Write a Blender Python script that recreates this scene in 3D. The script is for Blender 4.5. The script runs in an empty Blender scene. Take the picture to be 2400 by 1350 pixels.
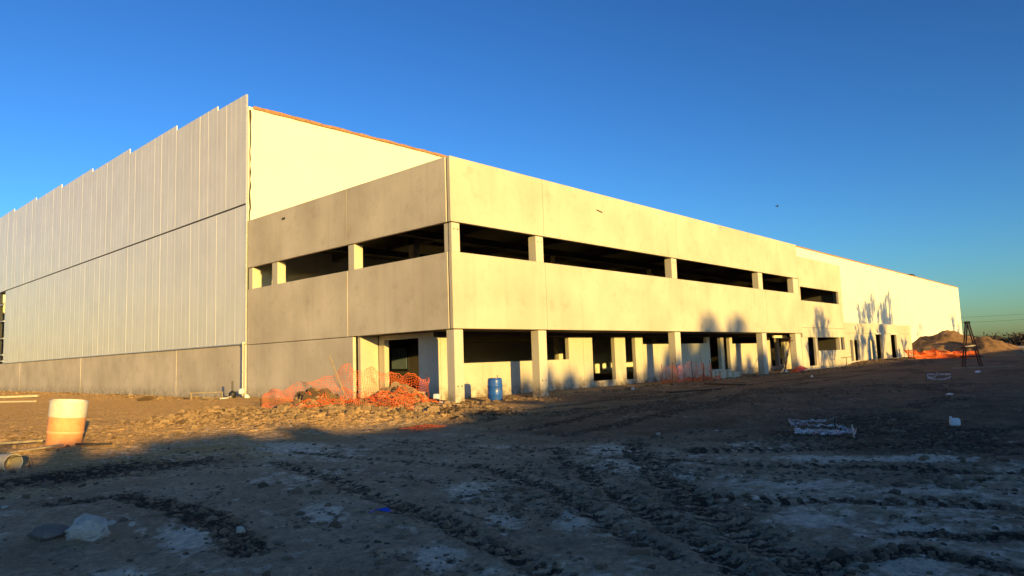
import bpy, bmesh, math, random
import numpy as np
from mathutils import Vector, Matrix, Quaternion, noise as mnoise

random.seed(11)
RNG = np.random.default_rng(11)
SC = bpy.context.scene
COL = SC.collection

# ------------------------------------------------------------------ camera
cam_d = bpy.data.cameras.new('camera')
cam_d.sensor_width = 36.0
cam_d.lens = 24.51
cam_d.clip_start = 0.1
cam_d.clip_end = 9000
cam = bpy.data.objects.new('camera', cam_d)
COL.objects.link(cam)
_R = Vector((0.67650758, -0.73569933, -0.03292386))
_U = Vector((-0.05229109, -0.09258202, 0.99433104))
_F = Vector((0.73457684, 0.67095086, 0.10110296))
CAM = Vector((-19.2525, -20.8616, 1.6925))
cam.matrix_world = Matrix(((_R.x, _U.x, -_F.x, CAM.x), (_R.y, _U.y, -_F.y, CAM.y),
                           (_R.z, _U.z, -_F.z, CAM.z), (0, 0, 0, 1)))
SC.camera = cam

# ------------------------------------------------------------------ sky and sun
SUN_EL = math.radians(6.4)
SUN_H = Vector((0.287, 0.958)).normalized()          # direction the light travels, seen from above
world = bpy.data.worlds.new('World')
SC.world = world
world.use_nodes = True
wn = world.node_tree.nodes
wl = world.node_tree.links
bg = wn['Background']
sky = wn.new('ShaderNodeTexSky')
sky.sky_type = 'NISHITA'
sky.sun_disc = False
sky.sun_elevation = SUN_EL
sky.sun_rotation = math.atan2(-SUN_H.x, -SUN_H.y)
sky.altitude = 20
sky.air_density = 1.0
sky.dust_density = 0.55
sky.ozone_density = 3.0
tint = wn.new('ShaderNodeMix')
tint.data_type = 'RGBA'
tint.blend_type = 'MULTIPLY'
tint.inputs[0].default_value = 1.0
tint.inputs[7].default_value = (0.84 / 4, 1.04 / 4, 1.20 / 4, 1)
wl.new(sky.outputs[0], tint.inputs[6])
contrast = wn.new('ShaderNodeGamma')
contrast.inputs['Gamma'].default_value = 1.48
wl.new(tint.outputs[2], contrast.inputs['Color'])
scale_back = wn.new('ShaderNodeVectorMath')
scale_back.operation = 'SCALE'
scale_back.inputs['Scale'].default_value = 4.0
wl.new(contrast.outputs[0], scale_back.inputs[0])
wl.new(scale_back.outputs[0], bg.inputs['Color'])
bg.inputs['Strength'].default_value = 0.14

sun_d = bpy.data.lights.new('sun', 'SUN')
sun_d.energy = 4.7
sun_d.angle = math.radians(0.53)
sun_d.color = (1.0, 0.668, 0.17)
sun = bpy.data.objects.new('sun', sun_d)
COL.objects.link(sun)
LDIR = Vector((SUN_H.x * math.cos(SUN_EL), SUN_H.y * math.cos(SUN_EL), -math.sin(SUN_EL)))
sun.rotation_euler = LDIR.to_track_quat('-Z', 'Y').to_euler()
sun.location = (-20, -60, 40)

SC.view_settings.view_transform = 'Standard'
SC.view_settings.look = 'None'
SC.view_settings.exposure = 0.72
SC.view_settings.gamma = 1.0
SC.view_settings.use_curve_mapping = False


# ------------------------------------------------------------------ small helpers
def world_loc(o):
    v = Vector((0, 0, 0))
    while o is not None:
        v += Vector(o.location)
        o = o.parent
    return v


def tag(o, label=None, cat=None, group=None, kind=None):
    if label:
        o['label'] = label
    if cat:
        o['category'] = cat
    if group:
        o['group'] = group
    if kind:
        o['kind'] = kind
    return o


def thing(name, loc, label, cat, group=None):
    o = bpy.data.objects.new(name, None)
    COL.objects.link(o)
    o.location = loc
    o.empty_display_size = 0.2
    return tag(o, label, cat, group)


def link_mesh(name, me, parent=None, loc=None):
    o = bpy.data.objects.new(name, me)
    COL.objects.link(o)
    if loc is not None:
        w = Vector(loc)
        o.location = w - (world_loc(parent) if parent else Vector((0, 0, 0)))
    if parent:
        o.parent = parent
    return o


class MB:
    """collects geometry in world coordinates and links it as one mesh object"""

    def __init__(self):
        self.v = []
        self.f = []

    def box(self, x0, x1, y0, y1, z0, z1, bev=0.012):
        b = min(bev, (x1 - x0) * .3, (y1 - y0) * .3, (z1 - z0) * .3)
        n = len(self.v)
        X = (x0, x1); Y = (y0, y1); Z = (z0, z1)
        if b <= 0:
            for i in (0, 1):
                for j in (0, 1):
                    for k in (0, 1):
                        self.v.append((X[i], Y[j], Z[k]))
            for q in ((0, 1, 3, 2), (4, 6, 7, 5), (0, 4, 5, 1), (2, 3, 7, 6), (0, 2, 6, 4), (1, 5, 7, 3)):
                self.f.append(tuple(n + a for a in q))
            return self
        idx = {}
        for i in (0, 1):
            for j in (0, 1):
                for k in (0, 1):
                    s = (1 if i == 0 else -1, 1 if j == 0 else -1, 1 if k == 0 else -1)
                    for a in range(3):
                        p = [X[i], Y[j], Z[k]]
                        for c in range(3):
                            if c != a:
                                p[c] += s[c] * b
                        idx[(i, j, k, a)] = len(self.v)
                        self.v.append(tuple(p))
        g = idx
        for s in (0, 1):
            self.f.append((g[(s, 0, 0, 0)], g[(s, 1, 0, 0)], g[(s, 1, 1, 0)], g[(s, 0, 1, 0)]))
            self.f.append((g[(0, s, 0, 1)], g[(1, s, 0, 1)], g[(1, s, 1, 1)], g[(0, s, 1, 1)]))
            self.f.append((g[(0, 0, s, 2)], g[(1, 0, s, 2)], g[(1, 1, s, 2)], g[(0, 1, s, 2)]))
        for i in (0, 1):
            for j in (0, 1):
                self.f.append((g[(i, j, 0, 0)], g[(i, j, 0, 1)], g[(i, j, 1, 1)], g[(i, j, 1, 0)]))
                self.f.append((g[(i, 0, j, 0)], g[(i, 0, j, 2)], g[(i, 1, j, 2)], g[(i, 1, j, 0)]))
                self.f.append((g[(0, i, j, 1)], g[(0, i, j, 2)], g[(1, i, j, 2)], g[(1, i, j, 1)]))
        for i in (0, 1):
            for j in (0, 1):
                for k in (0, 1):
                    self.f.append((g[(i, j, k, 0)], g[(i, j, k, 1)], g[(i, j, k, 2)]))
        return self

    def bar(self, a, b, w, h=None, up=(0, 0, 1), taper=1.0):
        """a rectangular bar from a to b"""
        a = Vector(a); b = Vector(b); h = h or w
        d = (b - a).normalized()
        up = Vector(up)
        if abs(d.dot(up)) > .95:
            up = Vector((1, 0, 0))
        s = d.cross(up).normalized(); u = s.cross(d)
        n = len(self.v)
        for p, k in ((a, 1.0), (b, taper)):
            for q, r in ((-1, -1), (1, -1), (1, 1), (-1, 1)):
                self.v.append(tuple(p + s * q * w * k / 2 + u * r * h * k / 2))
        for q in ((3, 2, 1, 0), (4, 5, 6, 7), (0, 1, 5, 4), (1, 2, 6, 5), (2, 3, 7, 6), (3, 0, 4, 7)):
            self.f.append(tuple(n + i for i in q))
        return self

    def tube(self, pts, rad, seg=8, caps=True):
        pts = [Vector(p) for p in pts]
        rs = rad if isinstance(rad, (list, tuple)) else [rad] * len(pts)
        n0 = len(self.v)
        ref = None
        for i, p in enumerate(pts):
            d = (pts[min(i + 1, len(pts) - 1)] - pts[max(i - 1, 0)]).normalized()
            if ref is None:
                ref = d.orthogonal().normalized()
            ref = (ref - d * ref.dot(d)).normalized()
            t = d.cross(ref)
            for k in range(seg):
                a = 2 * math.pi * k / seg
                self.v.append(tuple(p + (ref * math.cos(a) + t * math.sin(a)) * rs[i]))
        for i in range(len(pts) - 1):
            for k in range(seg):
                k2 = (k + 1) % seg
                self.f.append((n0 + i * seg + k, n0 + i * seg + k2, n0 + (i + 1) * seg + k2, n0 + (i + 1) * seg + k))
        if caps:
            self.f.append(tuple(n0 + k for k in reversed(range(seg))))
            m = n0 + (len(pts) - 1) * seg
            self.f.append(tuple(m + k for k in range(seg)))
        return self

    def lathe(self, prof, seg=32, centre=(0, 0, 0), axis=None):
        """prof: list of (radius, height)"""
        c = Vector(centre)
        q = Vector((0, 0, 1)).rotation_difference(Vector(axis)) if axis else Quaternion()
        n0 = len(self.v)
        for r, z in prof:
            for k in range(seg):
                a = 2 * math.pi * k / seg
                self.v.append(tuple(c + q @ Vector((r * math.cos(a), r * math.sin(a), z))))
        for i in range(len(prof) - 1):
            for k in range(seg):
                k2 = (k + 1) % seg
                self.f.append((n0 + i * seg + k, n0 + i * seg + k2, n0 + (i + 1) * seg + k2, n0 + (i + 1) * seg + k))
        self.f.append(tuple(n0 + k for k in reversed(range(seg))))
        m = n0 + (len(prof) - 1) * seg
        self.f.append(tuple(m + k for k in range(seg)))
        return self

    def quad(self, a, b, c, d):
        n = len(self.v)
        self.v += [tuple(a), tuple(b), tuple(c), tuple(d)]
        self.f.append((n, n + 1, n + 2, n + 3))
        return self

    def mesh(self, name, mat, origin):
        me = bpy.data.meshes.new(name)
        o = origin
        me.from_pydata([(x - o[0], y - o[1], z - o[2]) for x, y, z in self.v], [], self.f)
        me.update()
        if mat:
            me.materials.append(mat)
        return me

    def build(self, name, mat, parent=None, smooth=False, origin=None):
        if origin is None:
            a = np.array(self.v)
            lo, hi = a.min(0), a.max(0)
            origin = ((lo[0] + hi[0]) / 2, (lo[1] + hi[1]) / 2, lo[2])
        me = self.mesh(name, mat, origin)
        fix_normals(me)
        if smooth:
            me.shade_smooth() if hasattr(me, 'shade_smooth') else None
            me.set_sharp_from_angle(angle=math.radians(40)) if hasattr(me, 'set_sharp_from_angle') else None
        return link_mesh(name, me, parent, origin)


def fix_normals(me):
    bm = bmesh.new(); bm.from_mesh(me)
    bmesh.ops.recalc_face_normals(bm, faces=bm.faces)
    bm.to_mesh(me); bm.free()


def copy_part(o, parent, wloc):
    c = o.copy(); COL.objects.link(c)
    c.parent = parent
    c.location = Vector(wloc) - world_loc(parent) if parent else Vector(wloc)
    return c


def box_part(name, mat, parent, x0, x1, y0, y1, z0, z1, bev=0.012):
    return MB().box(x0, x1, y0, y1, z0, z1, bev).build(name, mat, parent)


# ------------------------------------------------------------------ numpy noise
def vnoise(x, y, seed=0):
    xi = np.floor(x).astype(np.int64); yi = np.floor(y).astype(np.int64)
    fx = x - xi; fy = y - yi
    fx = fx * fx * fx * (fx * (fx * 6 - 15) + 10); fy = fy * fy * fy * (fy * (fy * 6 - 15) + 10)

    def h(a, b):
        n = (a * 374761393 + b * 668265263 + seed * 982451653) & 0x7fffffff
        n = ((n ^ (n >> 13)) * 1274126177) & 0x7fffffff
        return ((n ^ (n >> 16)) & 0xffff) / 65535.0
    return (h(xi, yi) * (1 - fx) + h(xi + 1, yi) * fx) * (1 - fy) + (h(xi, yi + 1) * (1 - fx) + h(xi + 1, yi + 1) * fx) * fy


def fbm(x, y, oct=4, seed=0, gain=.5):
    s = 0; a = 1; t = 0
    for i in range(oct):
        s = s + a * vnoise(x * 2 ** i + 17.3 * i, y * 2 ** i - 9.1 * i, seed + i); t += a; a *= gain
    return s / t


def sstep(a, b, x):
    t = np.clip((x - a) / (b - a), 0, 1)
    return t * t * (3 - 2 * t)


def seg_dist(x, y, pts, along=False):
    d = np.full(np.shape(x), 1e9)
    s = np.zeros(np.shape(x)); acc = 0.0
    for (ax, ay), (bx, by) in zip(pts[:-1], pts[1:]):
        dx, dy = bx - ax, by - ay
        ln = math.hypot(dx, dy)
        t = np.clip(((x - ax) * dx + (y - ay) * dy) / (dx * dx + dy * dy), 0, 1)
        q = np.hypot(x - ax - t * dx, y - ay - t * dy)
        s = np.where(q < d, acc + t * ln, s)
        d = np.minimum(d, q)
        acc += ln
    return (d, s) if along else d


# ------------------------------------------------------------------ materials
def new_mat(name):
    m = bpy.data.materials.new(name)
    m.use_nodes = True
    nt = m.node_tree
    return m, nt, nt.nodes['Principled BSDF']


def mat_plain(name, col, rough=.6, var=.15, scale=6.0, metal=0.0, bump=.0, bscale=60., dirt=None, dirt_amt=.5, dirt_scale=2.0):
    m, nt, b = new_mat(name)
    N = nt.nodes; L = nt.links
    tc = N.new('ShaderNodeTexCoord')
    no = N.new('ShaderNodeTexNoise'); no.inputs['Scale'].default_value = scale; no.inputs['Detail'].default_value = 6
    L.new(tc.outputs['Object'], no.inputs['Vector'])
    rp = N.new('ShaderNodeValToRGB')
    c0 = [c * (1 - var) for c in col]; c1 = [min(1, c * (1 + var)) for c in col]
    rp.color_ramp.elements[0].position = .3; rp.color_ramp.elements[1].position = .7
    rp.color_ramp.elements[0].color = (*c0, 1); rp.color_ramp.elements[1].color = (*c1, 1)
    L.new(no.outputs[0], rp.inputs[0])
    out = rp.outputs[0]
    if dirt:
        n2 = N.new('ShaderNodeTexNoise'); n2.inputs['Scale'].default_value = dirt_scale; n2.inputs['Detail'].default_value = 8
        n2.inputs['Roughness'].default_value = .7
        L.new(tc.outputs['Object'], n2.inputs['Vector'])
        mr = N.new('ShaderNodeMapRange'); mr.inputs[1].default_value = .5; mr.inputs[2].default_value = .68
        mr.inputs[4].default_value = dirt_amt
        L.new(n2.outputs[0], mr.inputs[0])
        mx = N.new('ShaderNodeMix'); mx.data_type = 'RGBA'
        L.new(mr.outputs[0], mx.inputs[0]); L.new(out, mx.inputs[6]); mx.inputs[7].default_value = (*dirt, 1)
        out = mx.outputs[2]
    L.new(out, b.inputs['Base Color'])
    b.inputs['Roughness'].default_value = rough
    b.inputs['Metallic'].default_value = metal
    if bump:
        n3 = N.new('ShaderNodeTexNoise'); n3.inputs['Scale'].default_value = bscale; n3.inputs['Detail'].default_value = 5
        L.new(tc.outputs['Object'], n3.inputs['Vector'])
        bp = N.new('ShaderNodeBump'); bp.inputs['Strength'].default_value = bump; bp.inputs['Distance'].default_value = .02
        L.new(n3.outputs[0], bp.inputs['Height']); L.new(bp.outputs[0], b.inputs['Normal'])
    return m


def mat_concrete(name, col, var=.1, stain=.25, streak=.15, blotch=.35):
    """cast concrete: cloudy blotches, faint vertical runs, pores"""
    m, nt, b = new_mat(name)
    N = nt.nodes; L = nt.links
    ge = N.new('ShaderNodeNewGeometry')

    def noise(scale, detail=5, rough=.55, vec=None, st=None):
        n = N.new('ShaderNodeTexNoise'); n.inputs['Scale'].default_value = scale
        n.inputs['Detail'].default_value = detail; n.inputs['Roughness'].default_value = rough
        if st:
            mp = N.new('ShaderNodeMapping'); mp.inputs['Scale'].default_value = st
            L.new(ge.outputs['Position'], mp.inputs[0]); L.new(mp.outputs[0], n.inputs['Vector'])
        else:
            L.new(ge.outputs['Position'], n.inputs['Vector'])
        return n

    def rng(src, a, b2, lo, hi):
        mr = N.new('ShaderNodeMapRange'); mr.inputs[1].default_value = a; mr.inputs[2].default_value = b2
        mr.inputs[3].default_value = lo; mr.inputs[4].default_value = hi
        L.new(src, mr.inputs[0]); return mr.outputs[0]

    def mul(c, f):
        v = N.new('ShaderNodeVectorMath'); v.operation = 'SCALE'
        L.new(c, v.inputs[0]); L.new(f, v.inputs['Scale']); return v.outputs[0]
    a = noise(.35, 4, .5)
    rp = N.new('ShaderNodeValToRGB')
    rp.color_ramp.elements[0].position = .32; rp.color_ramp.elements[1].position = .68
    rp.color_ramp.elements[0].color = (col[0] * (1 - var), col[1] * (1 - var * 1.1), col[2] * (1 - var * 1.3), 1)
    rp.color_ramp.elements[1].color = (min(1, col[0] * (1 + var)), min(1, col[1] * (1 + var)), min(1, col[2] * (1 + var)), 1)
    L.new(a.outputs[0], rp.inputs[0])
    c = rp.outputs[0]
    c = mul(c, rng(noise(1.3, 6, .6).outputs[0], .55, .75, 1.0, 1 - blotch * .5))
    c = mul(c, rng(noise(1.0, 5, .6, st=(2.6, 2.6, .12)).outputs[0], .52, .8, 1.0, 1 - streak))
    c = mul(c, rng(noise(14, 6, .7).outputs[0], .3, .7, 1 - .07, 1.05))
    # splash dirt on the lowest half metre
    sx = N.new('ShaderNodeSeparateXYZ'); L.new(ge.outputs['Position'], sx.inputs[0])
    low = rng(sx.outputs['Z'], 0.0, .7, 1.0, 0.0)
    ns = rng(noise(2.2, 7, .7).outputs[0], .38, .62, 0.0, 1.0)
    mm = N.new('ShaderNodeMath'); mm.operation = 'MULTIPLY'; L.new(low, mm.inputs[0]); L.new(ns, mm.inputs[1])
    m2 = N.new('ShaderNodeMath'); m2.operation = 'MULTIPLY'; L.new(mm.outputs[0], m2.inputs[0]); m2.inputs[1].default_value = stain * 2.2
    m2.use_clamp = True
    mx = N.new('ShaderNodeMix'); mx.data_type = 'RGBA'
    L.new(m2.outputs[0], mx.inputs[0]); L.new(c, mx.inputs[6]); mx.inputs[7].default_value = (.16, .115, .07, 1)
    L.new(mx.outputs[2], b.inputs['Base Color'])
    b.inputs['Roughness'].default_value = .88
    b.inputs['Specular IOR Level'].default_value = .25
    bp = N.new('ShaderNodeBump'); bp.inputs['Strength'].default_value = .12; bp.inputs['Distance'].default_value = .01
    L.new(noise(35, 6, .7).outputs[0], bp.inputs['Height']); L.new(bp.outputs[0], b.inputs['Normal'])
    return m


def mat_cladding():
    m, nt, b = new_mat('coated_steel')
    N = nt.nodes; L = nt.links
    ge = N.new('ShaderNodeNewGeometry')
    oi = N.new('ShaderNodeObjectInfo')
    rp = N.new('ShaderNodeMapRange'); rp.inputs[3].default_value = .98; rp.inputs[4].default_value = 1.02
    L.new(oi.outputs['Random'], rp.inputs[0])
    no = N.new('ShaderNodeTexNoise'); no.inputs['Scale'].default_value = .5; no.inputs['Detail'].default_value = 5
    L.new(ge.outputs['Position'], no.inputs['Vector'])
    r2 = N.new('ShaderNodeMapRange'); r2.inputs[1].default_value = .3; r2.inputs[2].default_value = .7; r2.inputs[3].default_value = .94; r2.inputs[4].default_value = 1.05
    L.new(no.outputs[0], r2.inputs[0])
    mu = N.new('ShaderNodeMath'); mu.operation = 'MULTIPLY'; L.new(rp.outputs[0], mu.inputs[0]); L.new(r2.outputs[0], mu.inputs[1])
    v = N.new('ShaderNodeVectorMath'); v.operation = 'SCALE'; v.inputs[0].default_value = (.79, .755, .69); L.new(mu.outputs[0], v.inputs['Scale'])
    L.new(v.outputs[0], b.inputs['Base Color'])
    b.inputs['Metallic'].default_value = .0
    b.inputs['Roughness'].default_value = .30
    b.inputs['Specular IOR Level'].default_value = .5
    wv = N.new('ShaderNodeTexNoise'); wv.inputs['Scale'].default_value = 1.2; wv.inputs['Detail'].default_value = 2
    mp = N.new('ShaderNodeMapping'); mp.inputs['Scale'].default_value = (1, 1.6, .35)
    L.new(ge.outputs['Position'], mp.inputs[0]); L.new(mp.outputs[0], wv.inputs['Vector'])
    bp = N.new('ShaderNodeBump'); bp.inputs['Strength'].default_value = .25; bp.inputs['Distance'].default_value = .02
    L.new(wv.outputs[0], bp.inputs['Height']); L.new(bp.outputs[0], b.inputs['Normal'])
    return m


def mat_soil():
    m, nt, b = new_mat('soil')
    N = nt.nodes; L = nt.links
    ge = N.new('ShaderNodeNewGeometry')
    at = N.new('ShaderNodeAttribute'); at.attribute_name = 'mask'
    sp = N.new('ShaderNodeSeparateColor'); L.new(at.outputs['Color'], sp.inputs[0])

    def noise(s, d=6, r=.6):
        n = N.new('ShaderNodeTexNoise'); n.inputs['Scale'].default_value = s; n.inputs['Detail'].default_value = d
        n.inputs['Roughness'].default_value = r
        L.new(ge.outputs['Position'], n.inputs['Vector']); return n.outputs[0]

    def rng(src, a, b2, lo, hi):
        mr = N.new('ShaderNodeMapRange'); mr.inputs[1].default_value = a; mr.inputs[2].default_value = b2
        mr.inputs[3].default_value = lo; mr.inputs[4].default_value = hi
        L.new(src, mr.inputs[0]); return mr.outputs[0]

    def math_(op, a, b2):
        q = N.new('ShaderNodeMath'); q.operation = op
        for i, s in enumerate((a, b2)):
            if isinstance(s, (int, float)):
                q.inputs[i].default_value = s
            else:
                L.new(s, q.inputs[i])
        return q.outputs[0]

    def mix(f, a, b2):
        q = N.new('ShaderNodeMix'); q.data_type = 'RGBA'
        if isinstance(f, (int, float)):
            q.inputs[0].default_value = f
        else:
            L.new(f, q.inputs[0])
        for i, s in ((6, a), (7, b2)):
            if isinstance(s, tuple):
                q.inputs[i].default_value = (*s, 1)
            else:
                L.new(s, q.inputs[i])
        return q.outputs[2]
    n1 = noise(.9); n2 = noise(7, 8, .7); n3 = noise(38, 6, .7)
    brown = mix(rng(n1, .35, .65, 0, 1), (.15, .092, .052), (.26, .165, .10))
    greyd = mix(rng(n1, .35, .65, 0, 1), (.36, .235, .142), (.57, .39, .248))
    base = mix(at.outputs['Alpha'], brown, greyd)
    sunlit_sand = mix(rng(n2, .3, .7, 0, 1), (.62, .36, .14), (.78, .49, .22))  # orange dry soil tone, brightened to stand in for low sunlight
    base = mix(sp.outputs['Blue'], base, sunlit_sand)
    # pale dried crust and dark churned soil, edges broken up by noise
    brk = noise(5, 10, .72)
    pale = rng(math_('ADD', sp.outputs['Red'], math_('MULTIPLY', math_('SUBTRACT', brk, .5), 1.5)), .42, .62, 0, 1)
    base = mix(pale, base, (.80, .62, .465))
    dark = rng(math_('ADD', sp.outputs['Green'], math_('MULTIPLY', math_('SUBTRACT', n2, .5), 1.7)), .40, .68, 0, 1)
    base = mix(dark, base, (.065, .043, .028))
    flecks = rng(noise(22, 9, .8), .56, .62, 1.0, .34)
    mottle = rng(noise(9, 10, .8), .34, .66, .52, 1.38)
    crumbs = rng(noise(55, 6, .8), .62, .72, 1.0, 1.7)
    grain = math_('MULTIPLY', math_('MULTIPLY', flecks, mottle), crumbs)
    v = N.new('ShaderNodeVectorMath'); v.operation = 'SCALE'; L.new(base, v.inputs[0]); L.new(grain, v.inputs['Scale'])
    L.new(v.outputs[0], b.inputs['Base Color'])
    b.inputs['Roughness'].default_value = .95
    if 'Diffuse Roughness' in b.inputs:
        b.inputs['Diffuse Roughness'].default_value = 1.0
    b.inputs['Specular IOR Level'].default_value = .15
    sunlit_bump = math_('MULTIPLY', noise(4.5, 4, .6), math_('MULTIPLY', sp.outputs['Blue'], 5.0))
    hgt0 = math_('ADD', math_('MULTIPLY', noise(16, 7, .7), .6), math_('MULTIPLY', noise(60, 5, .7), .25))
    hgt = math_('ADD', hgt0, sunlit_bump)
    bp = N.new('ShaderNodeBump'); bp.inputs['Strength'].default_value = 1.0; bp.inputs['Distance'].default_value = .08
    L.new(hgt, bp.inputs['Height']); L.new(bp.outputs[0], b.inputs['Normal'])
    return m


def mat_attr_rock(name, c0, c1, scale=3., rough=.95, bump=.5):
    m = mat_plain(name, [(a + b) / 2 for a, b in zip(c0, c1)], rough, .25, scale, bump=bump, bscale=25)
    nt = m.node_tree
    b = nt.nodes['Principled BSDF']
    if 'Diffuse Roughness' in b.inputs:
        b.inputs['Diffuse Roughness'].default_value = 1.0
    at = nt.nodes.new('ShaderNodeAttribute'); at.attribute_name = 'tone'
    mx = nt.nodes.new('ShaderNodeMix'); mx.data_type = 'RGBA'
    mx.inputs[6].default_value = (*c0, 1); mx.inputs[7].default_value = (*c1, 1)
    nt.links.new(at.outputs['Fac'], mx.inputs[0])
    nt.links.new(mx.outputs[2], b.inputs['Base Color'])
    return m


M = {}
M['concrete'] = mat_concrete('precast_concrete', (.575, .50, .385), .11, .3, .10, .40)
M['concrete_end'] = mat_concrete('sun_lifted_stained_concrete', (.66, .57, .455), .14, .3, .12, .36)  # stained end-face copy, lightened in place of grazing sunlight
M['column'] = mat_concrete('column_concrete', (.62, .55, .43), .06, .45, .1, .15)
M['inner_wall'] = mat_concrete('inner_wall_concrete', (.60, .525, .40), .08, .55, .12, .25)
M['white_panel'] = mat_concrete('white_insulated_panel', (.78, .755, .62), .03, .05, .05, .06)
M['slab'] = mat_concrete('shade_dark_concrete', (.075, .066, .056), .2, .2, .1, .4)  # concrete darkened to paint the deep shade of the interiors
M['cladding'] = mat_cladding()
M['dark'] = mat_plain('joint_shadow_gap', (.02, .02, .022), .9, .2)
M['foam'] = mat_plain('rough_foam_edge', (.40, .20, .09), .95, .35, 9., bump=.8, bscale=30, dirt=(.12, .06, .03), dirt_amt=.7, dirt_scale=5)
M['soil'] = mat_soil()
M['mound'] = mat_plain('heaped_earth', (.25, .135, .06), .95, .4, 1.4, bump=1.0, bscale=4, dirt=(.09, .05, .025), dirt_amt=.8, dirt_scale=1.3)
M['mound'].node_tree.nodes['Principled BSDF'].inputs['Diffuse Roughness'].default_value = 1.0
M['clod'] = mat_attr_rock('earth_clods', (.08, .055, .035), (.24, .165, .105))
M['rubble'] = mat_attr_rock('rubble', (.09, .052, .025), (.36, .235, .125))
M['rock'] = mat_plain('pale_concrete_chunk', (.52, .45, .37), .92, .22, 9., bump=.8, bscale=30, dirt=(.30, .25, .20), dirt_amt=.7, dirt_scale=6)
M['rock_dark'] = mat_plain('slate_chunk', (.17, .135, .11), .9, .25, 6., bump=.6, bscale=30)
M['net'] = mat_plain('orange_net_plastic', (.85, .15, .03), .5, .25, 3., dirt=(.5, .16, .06), dirt_amt=.6, dirt_scale=1.5)
M['net'].node_tree.nodes['Principled BSDF'].inputs['Subsurface Weight'].default_value = 0.0
M['wood'] = mat_plain('weathered_timber', (.36, .27, .17), .85, .3, 12., bump=.4, bscale=40, dirt=(.10, .07, .045), dirt_amt=.6)
M['pale_wood'] = mat_plain('pale_timber', (.55, .45, .31), .8, .2, 12., bump=.3, bscale=40)
M['dark_wood'] = mat_plain('dark_timber', (.05, .038, .028), .9, .4, 12.)
M['steel_rust'] = mat_plain('rusted_steel', (.075, .03, .018), .75, .45, 14., metal=.2, bump=.3)
M['steel_dark'] = mat_plain('dark_steel', (.04, .04, .045), .5, .3, 10., metal=.5)
M['galv'] = mat_plain('galvanised_steel', (.55, .55, .54), .45, .12, 8., metal=.4)
M['white_plastic'] = mat_plain('white_plastic', (.72, .73, .74), .5, .08, 8., dirt=(.30, .25, .2), dirt_amt=.4, dirt_scale=5)
M['blue_plastic'] = mat_plain('blue_drum_plastic', (.018, .10, .42), .34, .12, 5., dirt=(.20, .16, .12), dirt_amt=.35, dirt_scale=4)
M['orange_plastic'] = mat_plain('faded_orange_plastic', (.86, .36, .14), .55, .15, 7., dirt=(.80, .50, .28), dirt_amt=.5, dirt_scale=6)
M['off_white'] = mat_plain('dirty_white_plastic', (.78, .70, .55), .55, .1, 7., dirt=(.45, .35, .22), dirt_amt=.4, dirt_scale=6)
M['dusty_white'] = mat_plain('muddy_white_plastic', (.55, .47, .36), .6, .2, 7., dirt=(.22, .15, .09), dirt_amt=.7, dirt_scale=7)
M['peach'] = mat_plain('sun_bleached_plastic', (.86, .46, .22), .55, .15, 7., dirt=(.7, .4, .2), dirt_amt=.5, dirt_scale=6)
M['black_sheet'] = mat_plain('black_polythene', (.012, .012, .013), .35, .3, 4.)
M['red_sheet'] = mat_plain('red_plastic_sheet', (.55, .05, .02), .5, .25, 5.)
M['blue_sheet'] = mat_plain('blue_plastic_scrap', (.01, .06, .45), .4, .3, 5.)
M['glass'] = mat_plain('dusty_glass', (.16, .22, .27), .08, .1, 2.)
M['bark'] = mat_plain('bark', (.07, .052, .038), .95, .35, 12., bump=.6, bscale=25)
M['needle'] = mat_plain('dark_evergreen_leaf', (.035, .055, .022), .8, .4, 3.)
M['twig_far'] = mat_plain('winter_twigs', (.055, .038, .026), .95, .35, .4)
M['cable'] = mat_plain('cable', (.03, .03, .03), .6, .1)
M['bird'] = mat_plain('dark_feather', (.02, .02, .022), .8, .3, 20.)
M['field'] = mat_plain('pale_gravel', (.42, .40, .36), .9, .15, .4)
M['clay'] = mat_plain('orange_clay', (.45, .22, .09), .95, .25, 5., bump=.7, bscale=14)


def mat_tape():
    m, nt, b = new_mat('printed_tape')
    N = nt.nodes; L = nt.links
    uv = N.new('ShaderNodeAttribute'); uv.attribute_name = 'along'
    sp = N.new('ShaderNodeSeparateColor'); L.new(uv.outputs['Color'], sp.inputs[0])

    def mt(op, a, b2=0.0):
        q = N.new('ShaderNodeMath'); q.operation = op
        for i, s in enumerate((a, b2)):
            if isinstance(s, (int, float)):
                q.inputs[i].default_value = s
            else:
                L.new(s, q.inputs[i])
        return q.outputs[0]
    u = sp.outputs['Red']; v = sp.outputs['Green']
    mid = mt('LESS_THAN', mt('ABSOLUTE', mt('SUBTRACT', v, .5)), .28)
    letter = mt('GREATER_THAN', mt('FRACT', mt('MULTIPLY', u, 32.0)), .45)
    word = mt('LESS_THAN', mt('FRACT', mt('MULTIPLY', u, 4.0)), .72)
    ink = mt('MULTIPLY', mt('MULTIPLY', mid, letter), word)
    red = mt('GREATER_THAN', mt('FRACT', mt('MULTIPLY', u, 2.0)), .5)
    ci = N.new('ShaderNodeMix'); ci.data_type = 'RGBA'; L.new(red, ci.inputs[0])
    ci.inputs[6].default_value = (.03, .025, .03, 1); ci.inputs[7].default_value = (.40, .03, .03, 1)
    c = N.new('ShaderNodeMix'); c.data_type = 'RGBA'; L.new(ink, c.inputs[0])
    c.inputs[6].default_value = (.60, .55, .57, 1); L.new(ci.outputs[2], c.inputs[7])
    L.new(c.outputs[2], b.inputs['Base Color'])
    b.inputs['Roughness'].default_value = .4
    return m


M['tape'] = mat_tape()

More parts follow.
